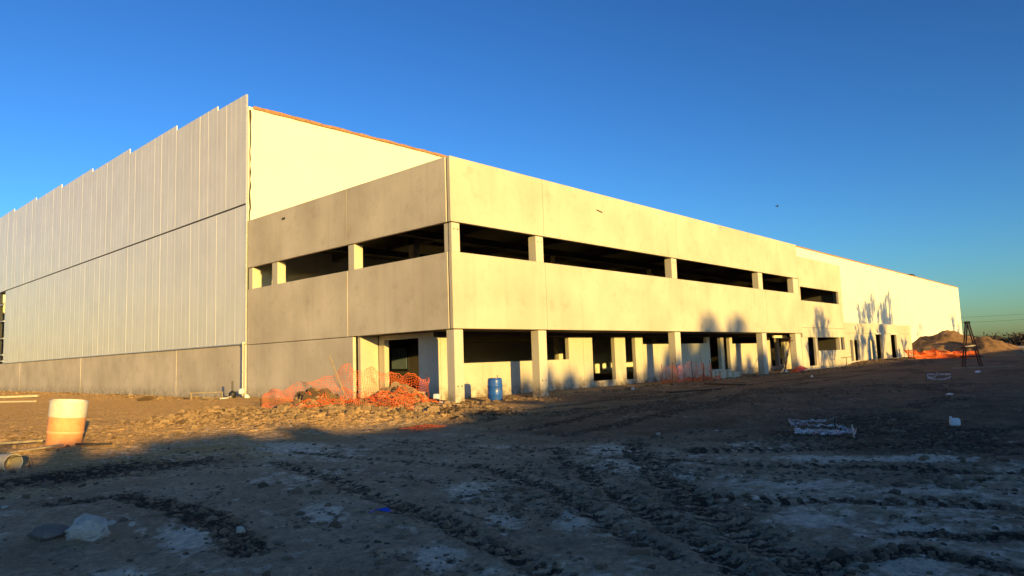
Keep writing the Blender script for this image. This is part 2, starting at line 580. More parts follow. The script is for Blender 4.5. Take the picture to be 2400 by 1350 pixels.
# ------------------------------------------------------------------ ground
TRACKS = [
    ([(-7.73, -13.30), (-10.42, -15.47), (-12.11, -17.02), (-13.06, -18.14), (-13.69, -18.93)], .34),
    ([(-8.96, -12.31), (-10.68, -14.30), (-12.15, -16.11), (-13.05, -17.33), (-14.06, -18.43)], .22),
    ([(-12.88, -9.18), (-13.22, -11.57), (-13.68, -13.26), (-14.09, -14.83), (-14.62, -16.43), (-14.86, -17.33)], .20),
    ([(-11.83, -8.24), (-11.48, -11.13), (-11.39, -13.10), (-12.03, -14.76), (-13.18, -16.52), (-13.91, -17.65)], .20),
    ([(-9.16, -15.03), (-9.02, -16.50), (-8.30, -18.03), (-7.88, -19.45)], .30),
    ([(-11.59, -16.75), (-11.08, -17.85), (-10.54, -18.58), (-10.21, -19.70)], .26),
    ([(-7.91, -14.91), (-6.93, -16.38), (-5.49, -17.67), (-5.06, -19.13)], .45),
    ([(-16.35, -7.19), (-15.52, -6.98), (-14.59, -7.21), (-13.79, -7.60)], .75),
    ([(-16.47, -9.98), (-15.69, -10.13), (-15.57, -11.81), (-15.68, -13.20), (-15.97, -14.53)], .30),
    ([(-11.95, -18.93), (-11.81, -19.41), (-11.59, -19.86)], .18),
    ([(-13.25, -18.78), (-12.47, -19.22), (-12.78, -19.99)], .16),
]
PALE = [(-12.80, -14.10, 0.20, -0.32, 0.52, 0.54), (-13.22, -16.11, 0.12, -0.17, 0.48, 0.37), (-10.21, -17.27, 0.47, -0.77, 0.40, 0.16),
        (-9.65, -18.82, 0.31, -0.49, 0.39, 0.08), (-11.96, -18.15, 0.25, -0.37, 0.40, 0.14), (-11.76, -19.06, 0.21, -0.31, 0.32, 0.07),
        (-16.11, -13.38, 0.23, -0.32, 0.28, 0.67), (-15.08, -16.03, 0.15, -0.21, 0.27, 0.32), (-8.64, -13.53, 0.28, -0.50, 0.76, 0.52),
        (-10.04, -14.57, 0.24, -0.42, 0.64, 0.43), (-11.45, -7.59, 0.46, -0.88, 0.57, 0.96), (-14.65, -13.60, 0.17, -0.26, 0.33, 0.52),
        (-7.29, -18.07, 0.43, -0.76, 0.36, 0.08), (-7.88, -17.03, 0.45, -0.80, 0.35, 0.11), (-10.40, -15.86, 0.18, -0.29, 0.43, 0.24),
        (-10.66, -19.21, 0.23, -0.34, 0.26, 0.05), (-12.87, -19.31, 0.23, -0.32, 0.38, 0.09),         (-17.03, -14.39, 0.22, -0.31, 0.13, 0.39), (-13.71, -15.57, 0.13, -0.20, 0.27, 0.25)]
LANES = [([(-12.6, -4.0), (-10.9, -7.4), (-9.2, -11.2), (-8.6, -14.0), (-8.4, -17.0), (-8.6, -20.5)], .42, .5),
         ([(-14.6, -6.0), (-13.4, -9.0), (-12.4, -12.0), (-12.6, -14.6), (-13.6, -17.0)], .34, .45),
         ([(-11.0, -16.2), (-10.6, -17.6), (-9.9, -19.0), (-9.6, -20.6)], .3, .5)]
def offset_line(pts, o):
    out = []
    for i, (x, y) in enumerate(pts):
        a = pts[max(0, i - 1)]; b = pts[min(len(pts) - 1, i + 1)]
        dx, dy = b[0] - a[0], b[1] - a[1]
        ln = math.hypot(dx, dy)
        out.append((x - dy / ln * o, y + dx / ln * o))
    return out


# shallow wheel marks: pairs of narrow lines along the paths the vehicles took
PATHS = [[(-13.5, -5.5), (-11.2, -8.4), (-9.4, -11.8), (-8.9, -14.6), (-8.7, -17.4), (-9.0, -21.0)],
         [(-15.0, -7.5), (-13.3, -10.0), (-12.2, -13.0), (-12.4, -15.6), (-13.4, -18.2)],
         [(-10.5, -6.5), (-9.6, -9.5), (-9.9, -13.0), (-11.6, -16.0), (-13.2, -18.0)],
         [(-16.8, -8.5), (-15.2, -10.6), (-14.3, -13.0), (-14.6, -15.4), (-15.4, -17.5)],
         [(-12.8, -15.5), (-11.6, -16.9), (-10.9, -18.6), (-10.6, -20.8)],
         [(-8.6, -15.0), (-7.6, -17.0), (-6.6, -19.4), (-6.3, -21.5)]]
FINE = []
for k_, p_ in enumerate(PATHS):
    for o_ in (-.62, -.42, -.20, .22, .44, .66):
        FINE.append((offset_line(p_, o_ + .07 * math.sin(k_ * 5 + o_ * 9)), .055 + .025 * ((k_ * 3 + int(o_ * 10)) % 3)))
DARKZ = [(-4.16, -13.50), (6.64, -13.02), (2.23, -17.43), (-4.76, -19.10), (-6.27, -16.15)]


def gauss(x, y, cx, cy, rx, ry, rot=0.0):
    c, s = math.cos(rot), math.sin(rot)
    u = (x - cx) * c + (y - cy) * s; v = -(x - cx) * s + (y - cy) * c
    return np.exp(-((u / rx) ** 2 + (v / ry) ** 2))


def masks(x, y, full=False):
    dist = np.hypot(x - CAM.x, y - CAM.y)
    wob = (fbm(x * .8, y * .8, 3, 40) - .5) * .28
    wob2 = (fbm(x * .8, y * .8, 3, 50) - .5) * .28
    xx, yy = x + wob, y + wob2
    dark = np.zeros_like(x)
    lanes = np.zeros_like(x)
    for k_, (pts, w) in enumerate(TRACKS):
        d, ss = seg_dist(xx, yy, pts, True)
        band = np.exp(-(d / (w * .95)) ** 4)
        tread = .62 + .38 * np.sign(np.sin(2 * math.pi * (ss / .19 + d / w * .5))) if k_ < 7 else 1.0
        dark = np.maximum(dark, band * .74 * tread)
        lanes = np.maximum(lanes, np.exp(-((d - w * 1.9) / (w * .6)) ** 2) * .42)
    dz = gauss(x, y, -1.5, -15.8, 4.5, 2.0, .35)
    dark = np.maximum(dark, dz * .62)
    dark = np.maximum(dark, gauss(x, y, -15.2, -7.2, 1.8, 1.1, .1) * .95)
    dark = np.maximum(dark, .38 * sstep(.54, .70, fbm(x * .33, y * .33, 4, 7)) * sstep(-9, -12, y) * sstep(-20, -14, x))
    dark = np.maximum(dark, gauss(x, y, 10, -11.5, 9, 1.6, .12) * .5)
    dark = np.maximum(dark, .6 * sstep(.50, .64, fbm(x * .22 + 3, y * .5, 4, 17)) * sstep(-9, -5, x) * sstep(-2, -4, y))
    for pts, w in (([(-6.5, -9.5), (0, -8.2), (12, -6.0), (30, -4.5), (60, -5)], .28), ([(-7.0, -11.2), (0, -10.1), (12, -8.3), (30, -7), (60, -8)], .28), ([(-5.5, -6.0), (4, -5.2), (16, -4.2), (34, -3.4)], .22)):
        dark = np.maximum(dark, .66 * np.exp(-(seg_dist(xx, yy, pts) / (w * 1.2)) ** 4))
    fine = np.zeros_like(x)
    brk_ = sstep(.36, .60, fbm(x * 1.1, y * 1.1, 3, 141))
    for pts, w in FINE:
        dd, ss = seg_dist(xx, yy, pts, True)
        fine = np.maximum(fine, np.exp(-(dd / w) ** 2) * (.75 + .25 * np.sin(2 * math.pi * ss / .16)))
    dark = np.maximum(dark, fine * brk_ * .62)
    pale = np.zeros_like(x)
    for cx, cy, ax, ay, bx, by in PALE:
        det = ax * by - ay * bx
        u = ((x - cx) * by - (y - cy) * bx) / det; v = (ax * (y - cy) - ay * (x - cx)) / det
        pale = np.maximum(pale, np.exp(-(u * u + v * v) * .55) * .8)
    pale = np.maximum(pale, .5 * sstep(.5, .66, fbm(x * .45 + 5, y * .45, 4, 77)) * sstep(40, 12, dist))
    pale = np.maximum(pale, lanes)
    for pts, w, a_ in LANES:
        pale = np.maximum(pale, a_ * np.exp(-(seg_dist(xx, yy, pts) / w) ** 2))
    pale = np.maximum(pale, .46 * gauss(x, y, 5, -13.5, 3.0, .5, .12))
    pale = pale * (1 - dark * .5)
    sunlit_sand = sstep(-9.5, -3.0, y + (fbm(x * .5, y * .5, 3, 90) - .5) * 4) * sstep(2.0, -3.5, x + (fbm(x * .5, y * .5, 3, 91) - .5) * 3)  # covers the sunlit left ground and a little beyond its shade edge
    sunlit_sand = np.maximum(sunlit_sand, .55 * sstep(-2.5, 0, y) * sstep(3.5, 1, y) * (x < 50))
    grey = sstep(-5.2, -9.0, x + (fbm(x * .4, y * .4, 4, 95) - .5) * 4) * sstep(-4.5, -8.5, y + (fbm(x * .5, y * .5, 3, 96) - .5) * 2)
    if full:
        return pale, dark, sunlit_sand, grey
    return pale, dark, sunlit_sand


def height(x, y, detail=True):
    x = np.asarray(x, float); y = np.asarray(y, float)
    dist = np.hypot(x - CAM.x, y - CAM.y)
    h = (fbm(x * .12, y * .12, 3, 1) - .5) * .16 * sstep(160, 30, dist)
    h = h * (1 - .8 * np.exp(-(dist / 6) ** 2))
    # spoil berm at the entrance corner
    d = seg_dist(x, y, [(-9.0, 2.0), (-7.4, -1.8), (-4.6, -4.4)])
    h = h + .34 * np.exp(-(d / 1.7) ** 2)
    h = h + .42 * gauss(x, y, -4.6, -1.6, 1.7, 1.1, .6)
    h = h - .14 * gauss(x, y, 8, .6, 12, 1.3)
    h = h + .40 * sstep(46, 56, x) * sstep(-9, -1, y) * sstep(120, 90, x)
    h = h + .10 * gauss(x, y, 51, -.8, 2.5, 1.2)
    h = h + .10 * gauss(x, y, 14, -1.2, 9, .9) * fbm(x * 1.3, y * 1.3, 3, 31)
    if detail:
        pale, dark, sunlit_sand = masks(x, y)
        near = sstep(60, 10, dist)
        wob = (fbm(x * .8, y * .8, 3, 40) - .5) * .28
        wob2 = (fbm(x * .8, y * .8, 3, 50) - .5) * .28
        lump = .4 + 1.2 * fbm(x * 5, y * 5, 3, 61)
        for pts_, w_ in TRACKS[:7]:
            dd, ss = seg_dist(x + wob, y + wob2, pts_, True)
            g_ = np.exp(-(dd / (w_ * .8)) ** 4)
            h = h - .014 * g_ + .010 * lump * np.exp(-((dd - w_ * 1.25) / (w_ * .35)) ** 2)
            h = h + .012 * g_ * np.sign(np.sin(2 * math.pi * (ss / .19 + dd / w_ * .5)))
        h = h - .02 * dark * near
        h = h + near * (fbm(x * 1.7, y * 1.7, 4, 3) - .5) * .09
        rough = .02 + .055 * dark + .03 * sunlit_sand * .6 + .09 * np.exp(-(d / 2.2) ** 2)
        h = h + near * rough * (fbm(x * 7, y * 7, 4, 5, .6) - .5) * 1.6
        h = h - .008 * pale * near
    return h


def hz(x, y):
    return float(height(np.array([x]), np.array([y]))[0])


def ground_mesh():
    yaw = math.atan2(_F.y, _F.x)
    fine = np.linspace(-math.radians(42), math.radians(42), 620)
    rest = np.linspace(math.radians(42), 2 * math.pi - math.radians(42), 70)[1:-1]
    ang = np.concatenate([fine, rest]) + yaw
    r = np.concatenate([[0.0], np.geomspace(1.2, 4.5, 10), np.geomspace(4.6, 60, 560), np.geomspace(62, 300, 60), np.geomspace(320, 6000, 22)])
    A, Rr = np.meshgrid(ang, r)
    x = CAM.x + Rr * np.cos(A); y = CAM.y + Rr * np.sin(A)
    z = height(x.ravel(), y.ravel()).reshape(x.shape)
    z[0, :] = z[1, :].mean()
    na, nr = len(ang), len(r)
    verts = np.stack([x.ravel(), y.ravel(), z.ravel()], 1)
    i = np.arange(nr - 1)[:, None] * na; j = np.arange(na)[None, :]; j2 = (j + 1) % na
    faces = np.stack([(i + j).ravel(), (i + na + j).ravel(), (i + na + j2).ravel(), (i + j2).ravel()], 1)
    me = bpy.data.meshes.new('ground')
    me.vertices.add(len(verts)); me.vertices.foreach_set('co', verts.ravel())
    me.loops.add(faces.size); me.loops.foreach_set('vertex_index', faces.ravel().astype(np.int32))
    me.polygons.add(len(faces))
    me.polygons.foreach_set('loop_start', np.arange(0, faces.size, 4, dtype=np.int32))
    me.polygons.foreach_set('loop_total', np.full(len(faces), 4, dtype=np.int32))
    me.polygons.foreach_set('use_smooth', np.ones(len(faces), dtype=bool))
    me.update(calc_edges=True); me.validate()
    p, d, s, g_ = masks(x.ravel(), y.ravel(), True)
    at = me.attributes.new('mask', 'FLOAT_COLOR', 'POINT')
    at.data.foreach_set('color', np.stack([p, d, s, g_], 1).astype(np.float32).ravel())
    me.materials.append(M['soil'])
    return me


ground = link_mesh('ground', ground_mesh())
tag(ground, kind='structure')
ROAD = MB()
ROAD.box(245, 262, -400, 400, -.05, .32, 0)
tag(ROAD.build('road', M['field']), kind='structure')

# ------------------------------------------------------------------ warehouse
D = 17.45
WX = 204.0
WT = 17.13
wh = thing('warehouse', (0, D, 0), 'tall pale metal warehouse behind and left of the two storey concrete block', 'building')
MW = M['white_panel']
box_part('facade_wall', MW, wh, .02, WX, D, D + .2, -.5, WT, 0)
box_part('gable_wall', MW, wh, WX - .2, WX - .01, D + .21, 130, -.5, WT - .2, 0)
rf = MB()
rf.v += [(-.0, D + .1, WT - .35), (WX, D + .1, WT - .35), (WX, 130, WT + 3.2), (0, 130, WT + 3.2),
         (-.0, D + .1, WT - .55), (WX, D + .1, WT - .55), (WX, 130, WT + 3.0), (0, 130, WT + 3.0)]
rf.f += [(0, 1, 2, 3), (7, 6, 5, 4), (0, 4, 5, 1), (1, 5, 6, 2), (2, 6, 7, 3), (3, 7, 4, 0)]
roof = rf.build('roof', M['galv'], wh)
box_part('floor_slab', M['slab'], wh, .3, WX - .4, D + .3, 130, -.4, .12, 0)
box_part('rear_wall', MW, wh, .3, WX - .3, 130, 130.2, -.5, WT + 3.0, 0)


def rough_strip(name, pts, w, t, mat, parent, amp=.05, seed=1, step=.35):
    """an irregular raw edge: a strip whose two borders wander"""
    rs = random.Random(seed)
    mb = MB()
    a, b, side, out = [Vector(p) for p in pts]
    n = max(2, int((b - a).length / step))
    rows = []
    for i in range(n + 1):
        p = a.lerp(b, i / n)
        j0 = rs.uniform(-amp, amp) * .6; j1 = rs.uniform(-amp, amp); k = rs.uniform(.5, 1.0)
        rows.append([p + side * (j0), p + side * (w + j1), p + side * (w + j1) + out * t * k, p + side * j0 + out * t * k])
    for r in rows:
        mb.v += [tuple(q) for q in r]
    for i in range(n):
        for k in range(4):
            k2 = (k + 1) % 4
            mb.f.append((i * 4 + k, i * 4 + k2, i * 4 + 4 + k2, i * 4 + 4 + k))
    mb.f.append((0, 1, 2, 3)); mb.f.append(tuple(n * 4 + k for k in (3, 2, 1, 0)))
    return mb.build(name, mat, parent)


rough_strip('roof_edge_foam', [(.3, D - .05, WT - .10), (WX, D - .05, WT - .10), (0, 0, 1), (0, -1, 0)], .17, .06, M['foam'], wh, .03, 3, .6)
rough_strip('corner_foam', [(.08, D - .012, 10.2), (.08, D - .012, WT - .2), (1, 0, 0), (0, -1, 0)], .09, .03, M['dark_wood'], wh, .05, 4, .4)
# roof vent near the far end
vt = MB().box(165.6, 168.4, 20.2, 21.4, 17.2, 18.35, .05)
vt.box(165.2, 168.8, 19.9, 21.7, 18.35, 18.55, .03)
vt.build('roof_vent', M['steel_dark'], wh)

# the ribbed steel sheets of the end wall
PW = 1.255
ZB, ZS = 3.09, 11.20


def sheet_mesh(h):
    prof = [(0, .0), (-.002, .0), (-.010, .006), (-.010, .024), (-.004, .030), (-.004, .61), (-.008, .616), (-.008, .636), (-.004, .642), (-.004, PW - .004), (.06, PW - .004), (.06, .0)]
    v = []; f = []
    n = len(prof)
    for z in (0, h):
        for x, y in prof:
            v.append((x, y, z))
    for i in range(n):
        k = (i + 1) % n
        f.append((i, k, n + k, n + i))
    f.append(tuple(reversed(range(n)))); f.append(tuple(range(n, 2 * n)))
    me = bpy.data.meshes.new('cladding_panel')
    me.from_pydata(v, [], f); me.materials.append(M['cladding'])
    fix_normals(me)
    return me


XC = -.10
low_me = sheet_mesh(ZS - ZB - .04)
for i in range(45):
    o = link_mesh('cladding_panel', low_me, wh, (XC + random.uniform(-.003, .003), D + .02 + i * PW, ZB))
GROUPS = [(3, 17.85), (5, 18.14), (7, 18.50), (7, 18.90), (7, 19.20), (7, 19.55), (7, 19.86), (7, 20.2), (6, 20.5)]
k = 0
for cnt, top in GROUPS:
    me_ = sheet_mesh(top - ZS - .06)
    for i in range(cnt):
        o = link_mesh('cladding_panel', me_, wh, (XC - .012 + random.uniform(-.003, .003), D + .02 + k * PW, ZS + .06))
        k += 1
YU = D + .02 + k * PW
YL = D + .02 + 45 * PW
box_part('joint_rail', M['dark'], wh, XC + .03, XC + .09, D + .05, YU, ZS - .1, ZS + .1, 0)
box_part('edge_trim', M['galv'], wh, XC - .02, XC + .075, D - .035, D + .012, ZB - .02, 17.83, .004)
box_part('drip_flashing', M['galv'], wh, XC - .06, XC + .05, D + .02, YL, ZB - .07, ZB - .005, .006)
# backing so that the hall behind stays closed, and the open bay at the far left
box_part('end_wall_frame', M['dark'], wh, XC + .1, XC + .2, D + .21, YL, 0, 17.2, 0)
box_part('end_wall_frame', M['dark'], wh, XC + .1, XC + .2, YL + .001, YU, ZS, 17.2, 0)
box_part('end_wall_frame', M['dark'], wh, XC + .1, XC + .2, YU + .001, 130, 0, 17.2, 0)
for z in (9.65, 7.75, 5.8, 3.95, 3.25):
    box_part('girt', M['galv'], wh, XC - .06, XC + .06, YL + .25, YU, z, z + .13, .01)
box_part('bay_column', M['steel_dark'], wh, XC, XC + .3, YL + 2.4, YL + 2.7, 0, ZS, .01)
box_part('bay_infill', MW, wh, XC - .04, XC + .7, YL + .9, YL + 1.0, 9.95, 10.85, .01)
# concrete base panels
for y0, y1 in ((D + .13, 27.05), (27.09, 46.91), (46.95, 66.8), (66.84, 92.0)):
    box_part('base_panel', M['concrete_end'], wh, -.05, .06, y0, y1, -.5, ZB - .075, .02)
box_part('base_gap', M['dark'], wh, .065, .09, D + .21, 92, -.5, 3.0, 0)
# downpipe in the corner joint
dp = MB().tube([(-.22, D + .02, 3.0), (-.22, D + .03, .1)], .03, 10)
dpo = dp.build('downpipe', M['off_white'], wh, True)
MB().tube([(-.05, D + .02, 3.12), (-.22, D + .02, 3.12), (-.24, D + .02, 2.95)], [.045, .06, .04], 10).build('pipe_elbow', M['off_white'], dpo, True)
MB().box(-.2, -.11, D - .02, D + .07, 1.5, 1.54, .004).build('bracket', M['galv'], dpo)

# ------------------------------------------------------------------ office block
ob = thing('office_block', (0, 0, 0), 'two storey precast concrete block with open window bands and square columns', 'building')
MC = M['concrete']; ME = M['concrete_end']
Z1, Z2, Z3, Z4 = 3.0, 6.17, 7.43, 10.2
XS = [0.0, 5.98, 18.61, 31.44, 38.2]
gap = .011
for a, b_ in zip(XS[:-1], XS[1:]):
    x1 = b_ - gap
    box_part('spandrel_panel', MC, ob, a + (gap if a > 0 else 0), x1, random.uniform(-.006, .006), .2, Z1, Z2, .015)
    box_part('spandrel_panel', MC, ob, a + (gap if a > 0 else 0), x1, random.uniform(-.006, .006), .2, Z3, Z4, .015)
for y0, y1 in ((.27, 7.375), (7.40, 17.36)):
    box_part('end_panel', ME, ob, -.02 + random.uniform(0, .012), .16, y0, y1, Z1, Z2, .015)
    box_part('end_panel', ME, ob, -.02 + random.uniform(0, .012), .16, y0, y1, Z3, Z4, .015)
box_part('end_panel', ME, ob, -.01, .17, 7.0, 17.36, -.5, Z1 - .03, .015)
box_part('joint_filler', M['dark'], ob, .06, .15, .2, .275, Z1, Z4 - .05, 0)
box_part('joint_filler', M['dark'], ob, .02, .3, 17.33, 17.44, 0, Z4, 0)
# columns
for x0, x1 in ((.06, .57), (5.35, 5.92), (17.85, 18.48), (30.4, 31.13), (36.8, 37.85)):
    c = box_part('column', M['column'], ob, x0, x1, .04, .52, -.6, Z1 - .035, .02)
    for q in (.28, .72):
        xq = x0 + (x1 - x0) * q
        if x1 < 37:
            MB().tube([(xq, .046, .66), (xq, .034, .66)], .035, 8).build('lifting_socket', M['steel_rust'], c)
for x0, x1 in ((.06, .52), (5.39, 5.93), (17.9, 18.5), (30.38, 31.1), (37.1, 38.19)):
    c = box_part('column', M['column'], ob, x0, x1, .04, .52, Z2 + .003, Z3 - .035, .02)
    for q in (.28, .72):
        xq = x0 + (x1 - x0) * q
        if x1 < 37:
            MB().tube([(xq, .046, Z3 - .3), (xq, .034, Z3 - .3)], .035, 8).build('lifting_socket', M['steel_rust'], c)
for y0, y1 in ((6.86, 7.36), (14.04, 14.64), (16.86, 17.32)):
    box_part('column', M['column'], ob, .02, .52, y0, y1, Z2 + .003, Z3 - .035, .02)
# slabs, beams, inner columns
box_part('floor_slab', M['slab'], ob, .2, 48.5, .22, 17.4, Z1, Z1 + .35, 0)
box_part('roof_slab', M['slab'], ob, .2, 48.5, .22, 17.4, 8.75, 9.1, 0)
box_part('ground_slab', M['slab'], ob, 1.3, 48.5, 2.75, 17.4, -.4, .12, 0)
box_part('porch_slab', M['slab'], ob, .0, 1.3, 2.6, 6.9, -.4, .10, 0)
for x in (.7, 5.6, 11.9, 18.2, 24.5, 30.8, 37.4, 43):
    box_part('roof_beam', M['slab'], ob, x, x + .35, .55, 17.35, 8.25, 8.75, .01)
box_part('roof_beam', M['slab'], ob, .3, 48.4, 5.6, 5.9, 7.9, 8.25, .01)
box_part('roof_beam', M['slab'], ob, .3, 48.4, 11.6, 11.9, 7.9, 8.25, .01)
for x in (5.6, 18.2, 30.8, 43.0):
    for y in (9.2,):
        box_part('inner_column', M['column'], ob, x, x + .45, y, y + .45, .12, Z1, .02)
        box_part('inner_column', M['column'], ob, x, x + .45, y, y + .45, Z1 + .35, 8.75, .02)
box_part('cross_wall', M['inner_wall'], ob, 48.5, 48.72, .22, 17.4, -.4, 9.1, 0)
box_part('edge_beam', M['slab'], ob, 1.25, 38.1, 2.43, 2.75, 2.78, Z1 - .002, .01)
# recessed ground floor wall
WY = 2.4
TH = .26
IW = M['inner_wall']
PIECES = [(1.23, 1.40, -.4, 2.775), (1.41, 1.80, -.4, 2.77), (1.81, 10.60, -.16, 1.57), (10.61, 11.89, -.3, 2.772), (11.91, 12.75, -.3, 2.77),
          (12.76, 14.94, -.3, .30), (14.95, 16.07, -.3, 2.775), (16.08, 17.17, -.3, .25), (17.18, 18.02, -.3, 2.77),
          (18.03, 26.39, -.05, 2.33), (26.40, 26.86, -.3, 2.775), (26.87, 28.53, -.3, .48), (28.54, 29.03, -.3, 2.77),
          (29.04, 29.98, -.3, .42), (29.99, 30.43, -.3, 2.775), (30.44, 36.48, -.3, 2.28), (36.49, 37.55, -.3, 2.77),
          (37.56, 38.89, -.3, .4), (38.90, 39.32, -.3, 2.77), (39.33, 40.35, -.3, .5), (40.36, 42.5, -.3, 2.77)]
for n_, (x0, x1, z0, z1) in enumerate(PIECES):
    box_part('wall_panel' if x1 - x0 > 1.3 else 'wall_pier', IW, ob, x0, x1, WY + random.uniform(-.006, .006), WY + TH, z0, z1, .012)
box_part('sill_beam', IW, ob, 18.03, 26.0, 2.5, 2.62, -.3, -.06, .01)
# entrance recess at the corner
box_part('return_wall', IW, ob, .19, 1.22, 6.68, 6.9, -.4, Z1 - .004, .012)
box_part('door_jamb', IW, ob, 1.23, 1.50, 6.22, 6.66, -.4, Z1 - .004, .012)
box_part('door_jamb', IW, ob, 1.23, 1.50, 2.665, 3.72, -.4, Z1 - .004, .012)
box_part('door_header', IW, ob, 1.235, 1.495, 3.725, 6.215, 2.78, Z1 - .004, .012)
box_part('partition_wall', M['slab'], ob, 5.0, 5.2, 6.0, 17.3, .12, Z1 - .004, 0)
box_part('partition_wall', M['slab'], ob, 48.2, 48.35, .7, 17.3, .12, Z1 - .004, 0)  # dark sheet standing in for the shade of the open interior
box_part('partition_wall', M['slab'], ob, 48.2, 48.35, .7, 17.3, Z1 + .36, 8.2, 0)  # dark sheet painting the shaded depth behind the upper opening
wnd = MB().box(4.90, 4.995, 9.0, 10.5, 1.25, 2.6, .01).build('inner_window', M['steel_dark'], ob)
MB().box(4.88, 4.898, 9.1, 10.4, 1.35, 2.5, 0).build('pane', M['glass'], wnd)
# white board over the doorway beyond the fourth column
box_part('lintel_board', M['off_white'], ob, 35.4, 38.05, 1.2, 1.35, 2.66, 2.86, .01)
# small chips and repair patches on the parapet
MB().box(-.035, -.0, 13.18, 13.50, 9.62, 9.74, .004).build('repair_patch', M['slab'], ob)
pt = MB().bar((10.35, -.012, 9.30), (10.85, -.012, 9.23), .012, .07).build('repair_patch', M['slab'], ob)

# lower end bay of the same block
box_part('parapet_wall', MC, ob, 38.21, 48.72, .0, .2, 6.80, 9.28, .015)
box_part('storey_wall', MC, ob, 38.21, 48.72, .003, .2, 3.45, 5.665, .012)
box_part('storey_wall', MC, ob, 38.21, 48.72, .0, .2, 2.655, 3.435, .012)
box_part('wall_pier', MC, ob, 38.21, 38.40, .002, .2, 5.67, 6.795, .01)
box_part('wall_pier', MC, ob, 47.75, 48.72, .002, .2, 5.67, 6.795, .01)
box_part('storey_wall', MC, ob, 37.86, 39.30, .004, .2, -.4, 2.65, .012)
box_part('wall_pier', MC, ob, 41.02, 41.52, .002, .2, -.4, 2.65, .01)
box_part('storey_wall', MC, ob, 39.31, 41.01, .006, .2, -.4, .31, .01)
box_part('storey_wall', MC, ob, 41.53, 48.72, .003, .2, -.4, 1.53, .012)
box_part('wall_pier', MC, ob, 48.46, 48.72, .002, .2, 1.54, 2.65, .01)
box_part('mullion', MC, ob, 47.2, 47.42, .02, .2, 1.535, 2.65, .006)
box_part('partition_wall', IW, ob, 40.0, 44.0, 3.2, 3.35, Z1 + .35, 5.95, 0)

# ------------------------------------------------------------------ low annex
ax = thing('annex_building', (49, 0, 0), 'low single storey concrete annex with narrow door openings beyond the office block', 'building')
AX0, AX1, AT = 48.74, 72.5, 4.03
OPEN = [(50.05, 50.85, .45, 2.40), (51.25, 52.75, .45, 2.40), (56.3, 57.5, .45, 2.39), (58.3, 60.5, .45, 2.98), (63.8, 66.1, .45, 2.96)]
xs = AX0
for (a, b_, z0, z1) in OPEN:
    box_part('wall_panel', MC, ax, xs, a, .01, .22, -.3, 3.04, .012)
    box_part('door_header', MC, ax, a + .002, b_ - .002, .014, .22, z1, 3.04, .008)
    box_part('threshold', MC, ax, a + .002, b_ - .002, .016, .22, -.3, z0, .008)
    if b_ - a > 2:
        box_part('door_canopy', M['off_white'], ax, a - .25, b_ + .15, -.12, .012, z1 - .02, z1 + .13, .01)
    xs = b_
box_part('wall_panel', MC, ax, xs, AX1, .01, .22, -.3, 3.04, .012)
box_part('wall_panel', MC, ax, AX0, AX1, .0, .22, 3.055, AT, .012)
box_part('side_wall', MC, ax, AX1 - .2, AX1, .23, 14, -.3, AT, .012)
box_part('roof_slab', M['slab'], ax, AX0, AX1 - .21, .23, 14, 3.6, 3.8, 0)
box_part('ground_slab', M['slab'], ax, AX0, AX1 - .21, .23, 14, -.2, .44, 0)
box_part('rear_wall', IW, ax, AX0, AX1, 14.01, 14.2, -.3, AT, 0)
box_part('inner_wall', IW, ax, 59.2, 61.3, .9, 1.0, .44, 3.0, .01)

# ------------------------------------------------------------------ trees out of view whose shade falls on the site
T_S = math.tan(SUN_EL) / SUN_H.y          # drop in height for each metre towards +Y
SLOPE = SUN_H.x / SUN_H.y


def leaf_crown(name, prof, seed, parent, base, n_leaf=900):
    """a dense crown: lumpy inner mass wrapped in leaf clumps; prof(t)->radius for t in 0..1"""
    rs = np.random.default_rng(seed)
    H = prof['h']; z0 = prof['z0']; fn = prof['fn']
    mb = MB()
    seg, rows = 12, 9
    for i in range(rows + 1):
        t = i / rows
        for k in range(seg):
            a = 2 * math.pi * k / seg
            r = fn(t) * .88 * rs.uniform(.85, 1.1)
            mb.v.append((r * math.cos(a), r * math.sin(a), z0 + (H - z0) * (t * .97)))
    for i in range(rows):
        for k in range(seg):
            k2 = (k + 1) % seg
            mb.f.append((i * seg + k, i * seg + k2, (i + 1) * seg + k2, (i + 1) * seg + k))
    mb.f.append(tuple(range(seg - 1, -1, -1))); mb.f.append(tuple(rows * seg + k for k in range(seg)))
    for _ in range(n_leaf):
        t = rs.uniform(0, 1) ** .8
        a = rs.uniform(0, 2 * math.pi)
        r = fn(t) * rs.uniform(.75, 1.08)
        c = Vector((r * math.cos(a), r * math.sin(a), z0 + (H - z0) * t))
        u = Vector(rs.normal(size=3)).normalized() * rs.uniform(.12, .3)
        w = Vector(rs.normal(size=3)).normalized() * rs.uniform(.08, .2)
        n = len(mb.v)
        mb.v += [tuple(c - u), tuple(c + w), tuple(c + u), tuple(c - w)]
        mb.f.append((n, n + 1, n + 2, n + 3))
    me = mb.mesh('crown', M['needle'], (0, 0, 0))
    return me


def evergreen(x, y, top, width, me, mh, mw, label, group=None, name='evergreen_tree'):
    g0 = -.1
    t = thing(name, (x, y, g0), label, 'tree', group)
    tr = MB().tube([(x, y, g0 - .2), (x, y, g0 + top * .3), (x + .1, y, g0 + top * .7)], [.2, .15, .05], 7).build('trunk', M['bark'], t)
    c = bpy.data.objects.new('crown', me); COL.objects.link(c); c.parent = t
    c.scale = (width / mw, width / mw, (top - g0) / mh)
    c.rotation_euler = (0, 0, random.uniform(0, 6.28))
    return t


def round_fn(t):
    return 1.75 * math.sqrt(max(0.02, 1 - abs(2 * t - .75) ** 2.4 / 1.9)) * (1 if t < .85 else max(.25, (1 - (t - .85) / .17)))


def cone_fn(t):
    return 1.75 * max(.10, (1 - t ** 12) ** .6) * (.75 + .25 * min(1, t * 6))


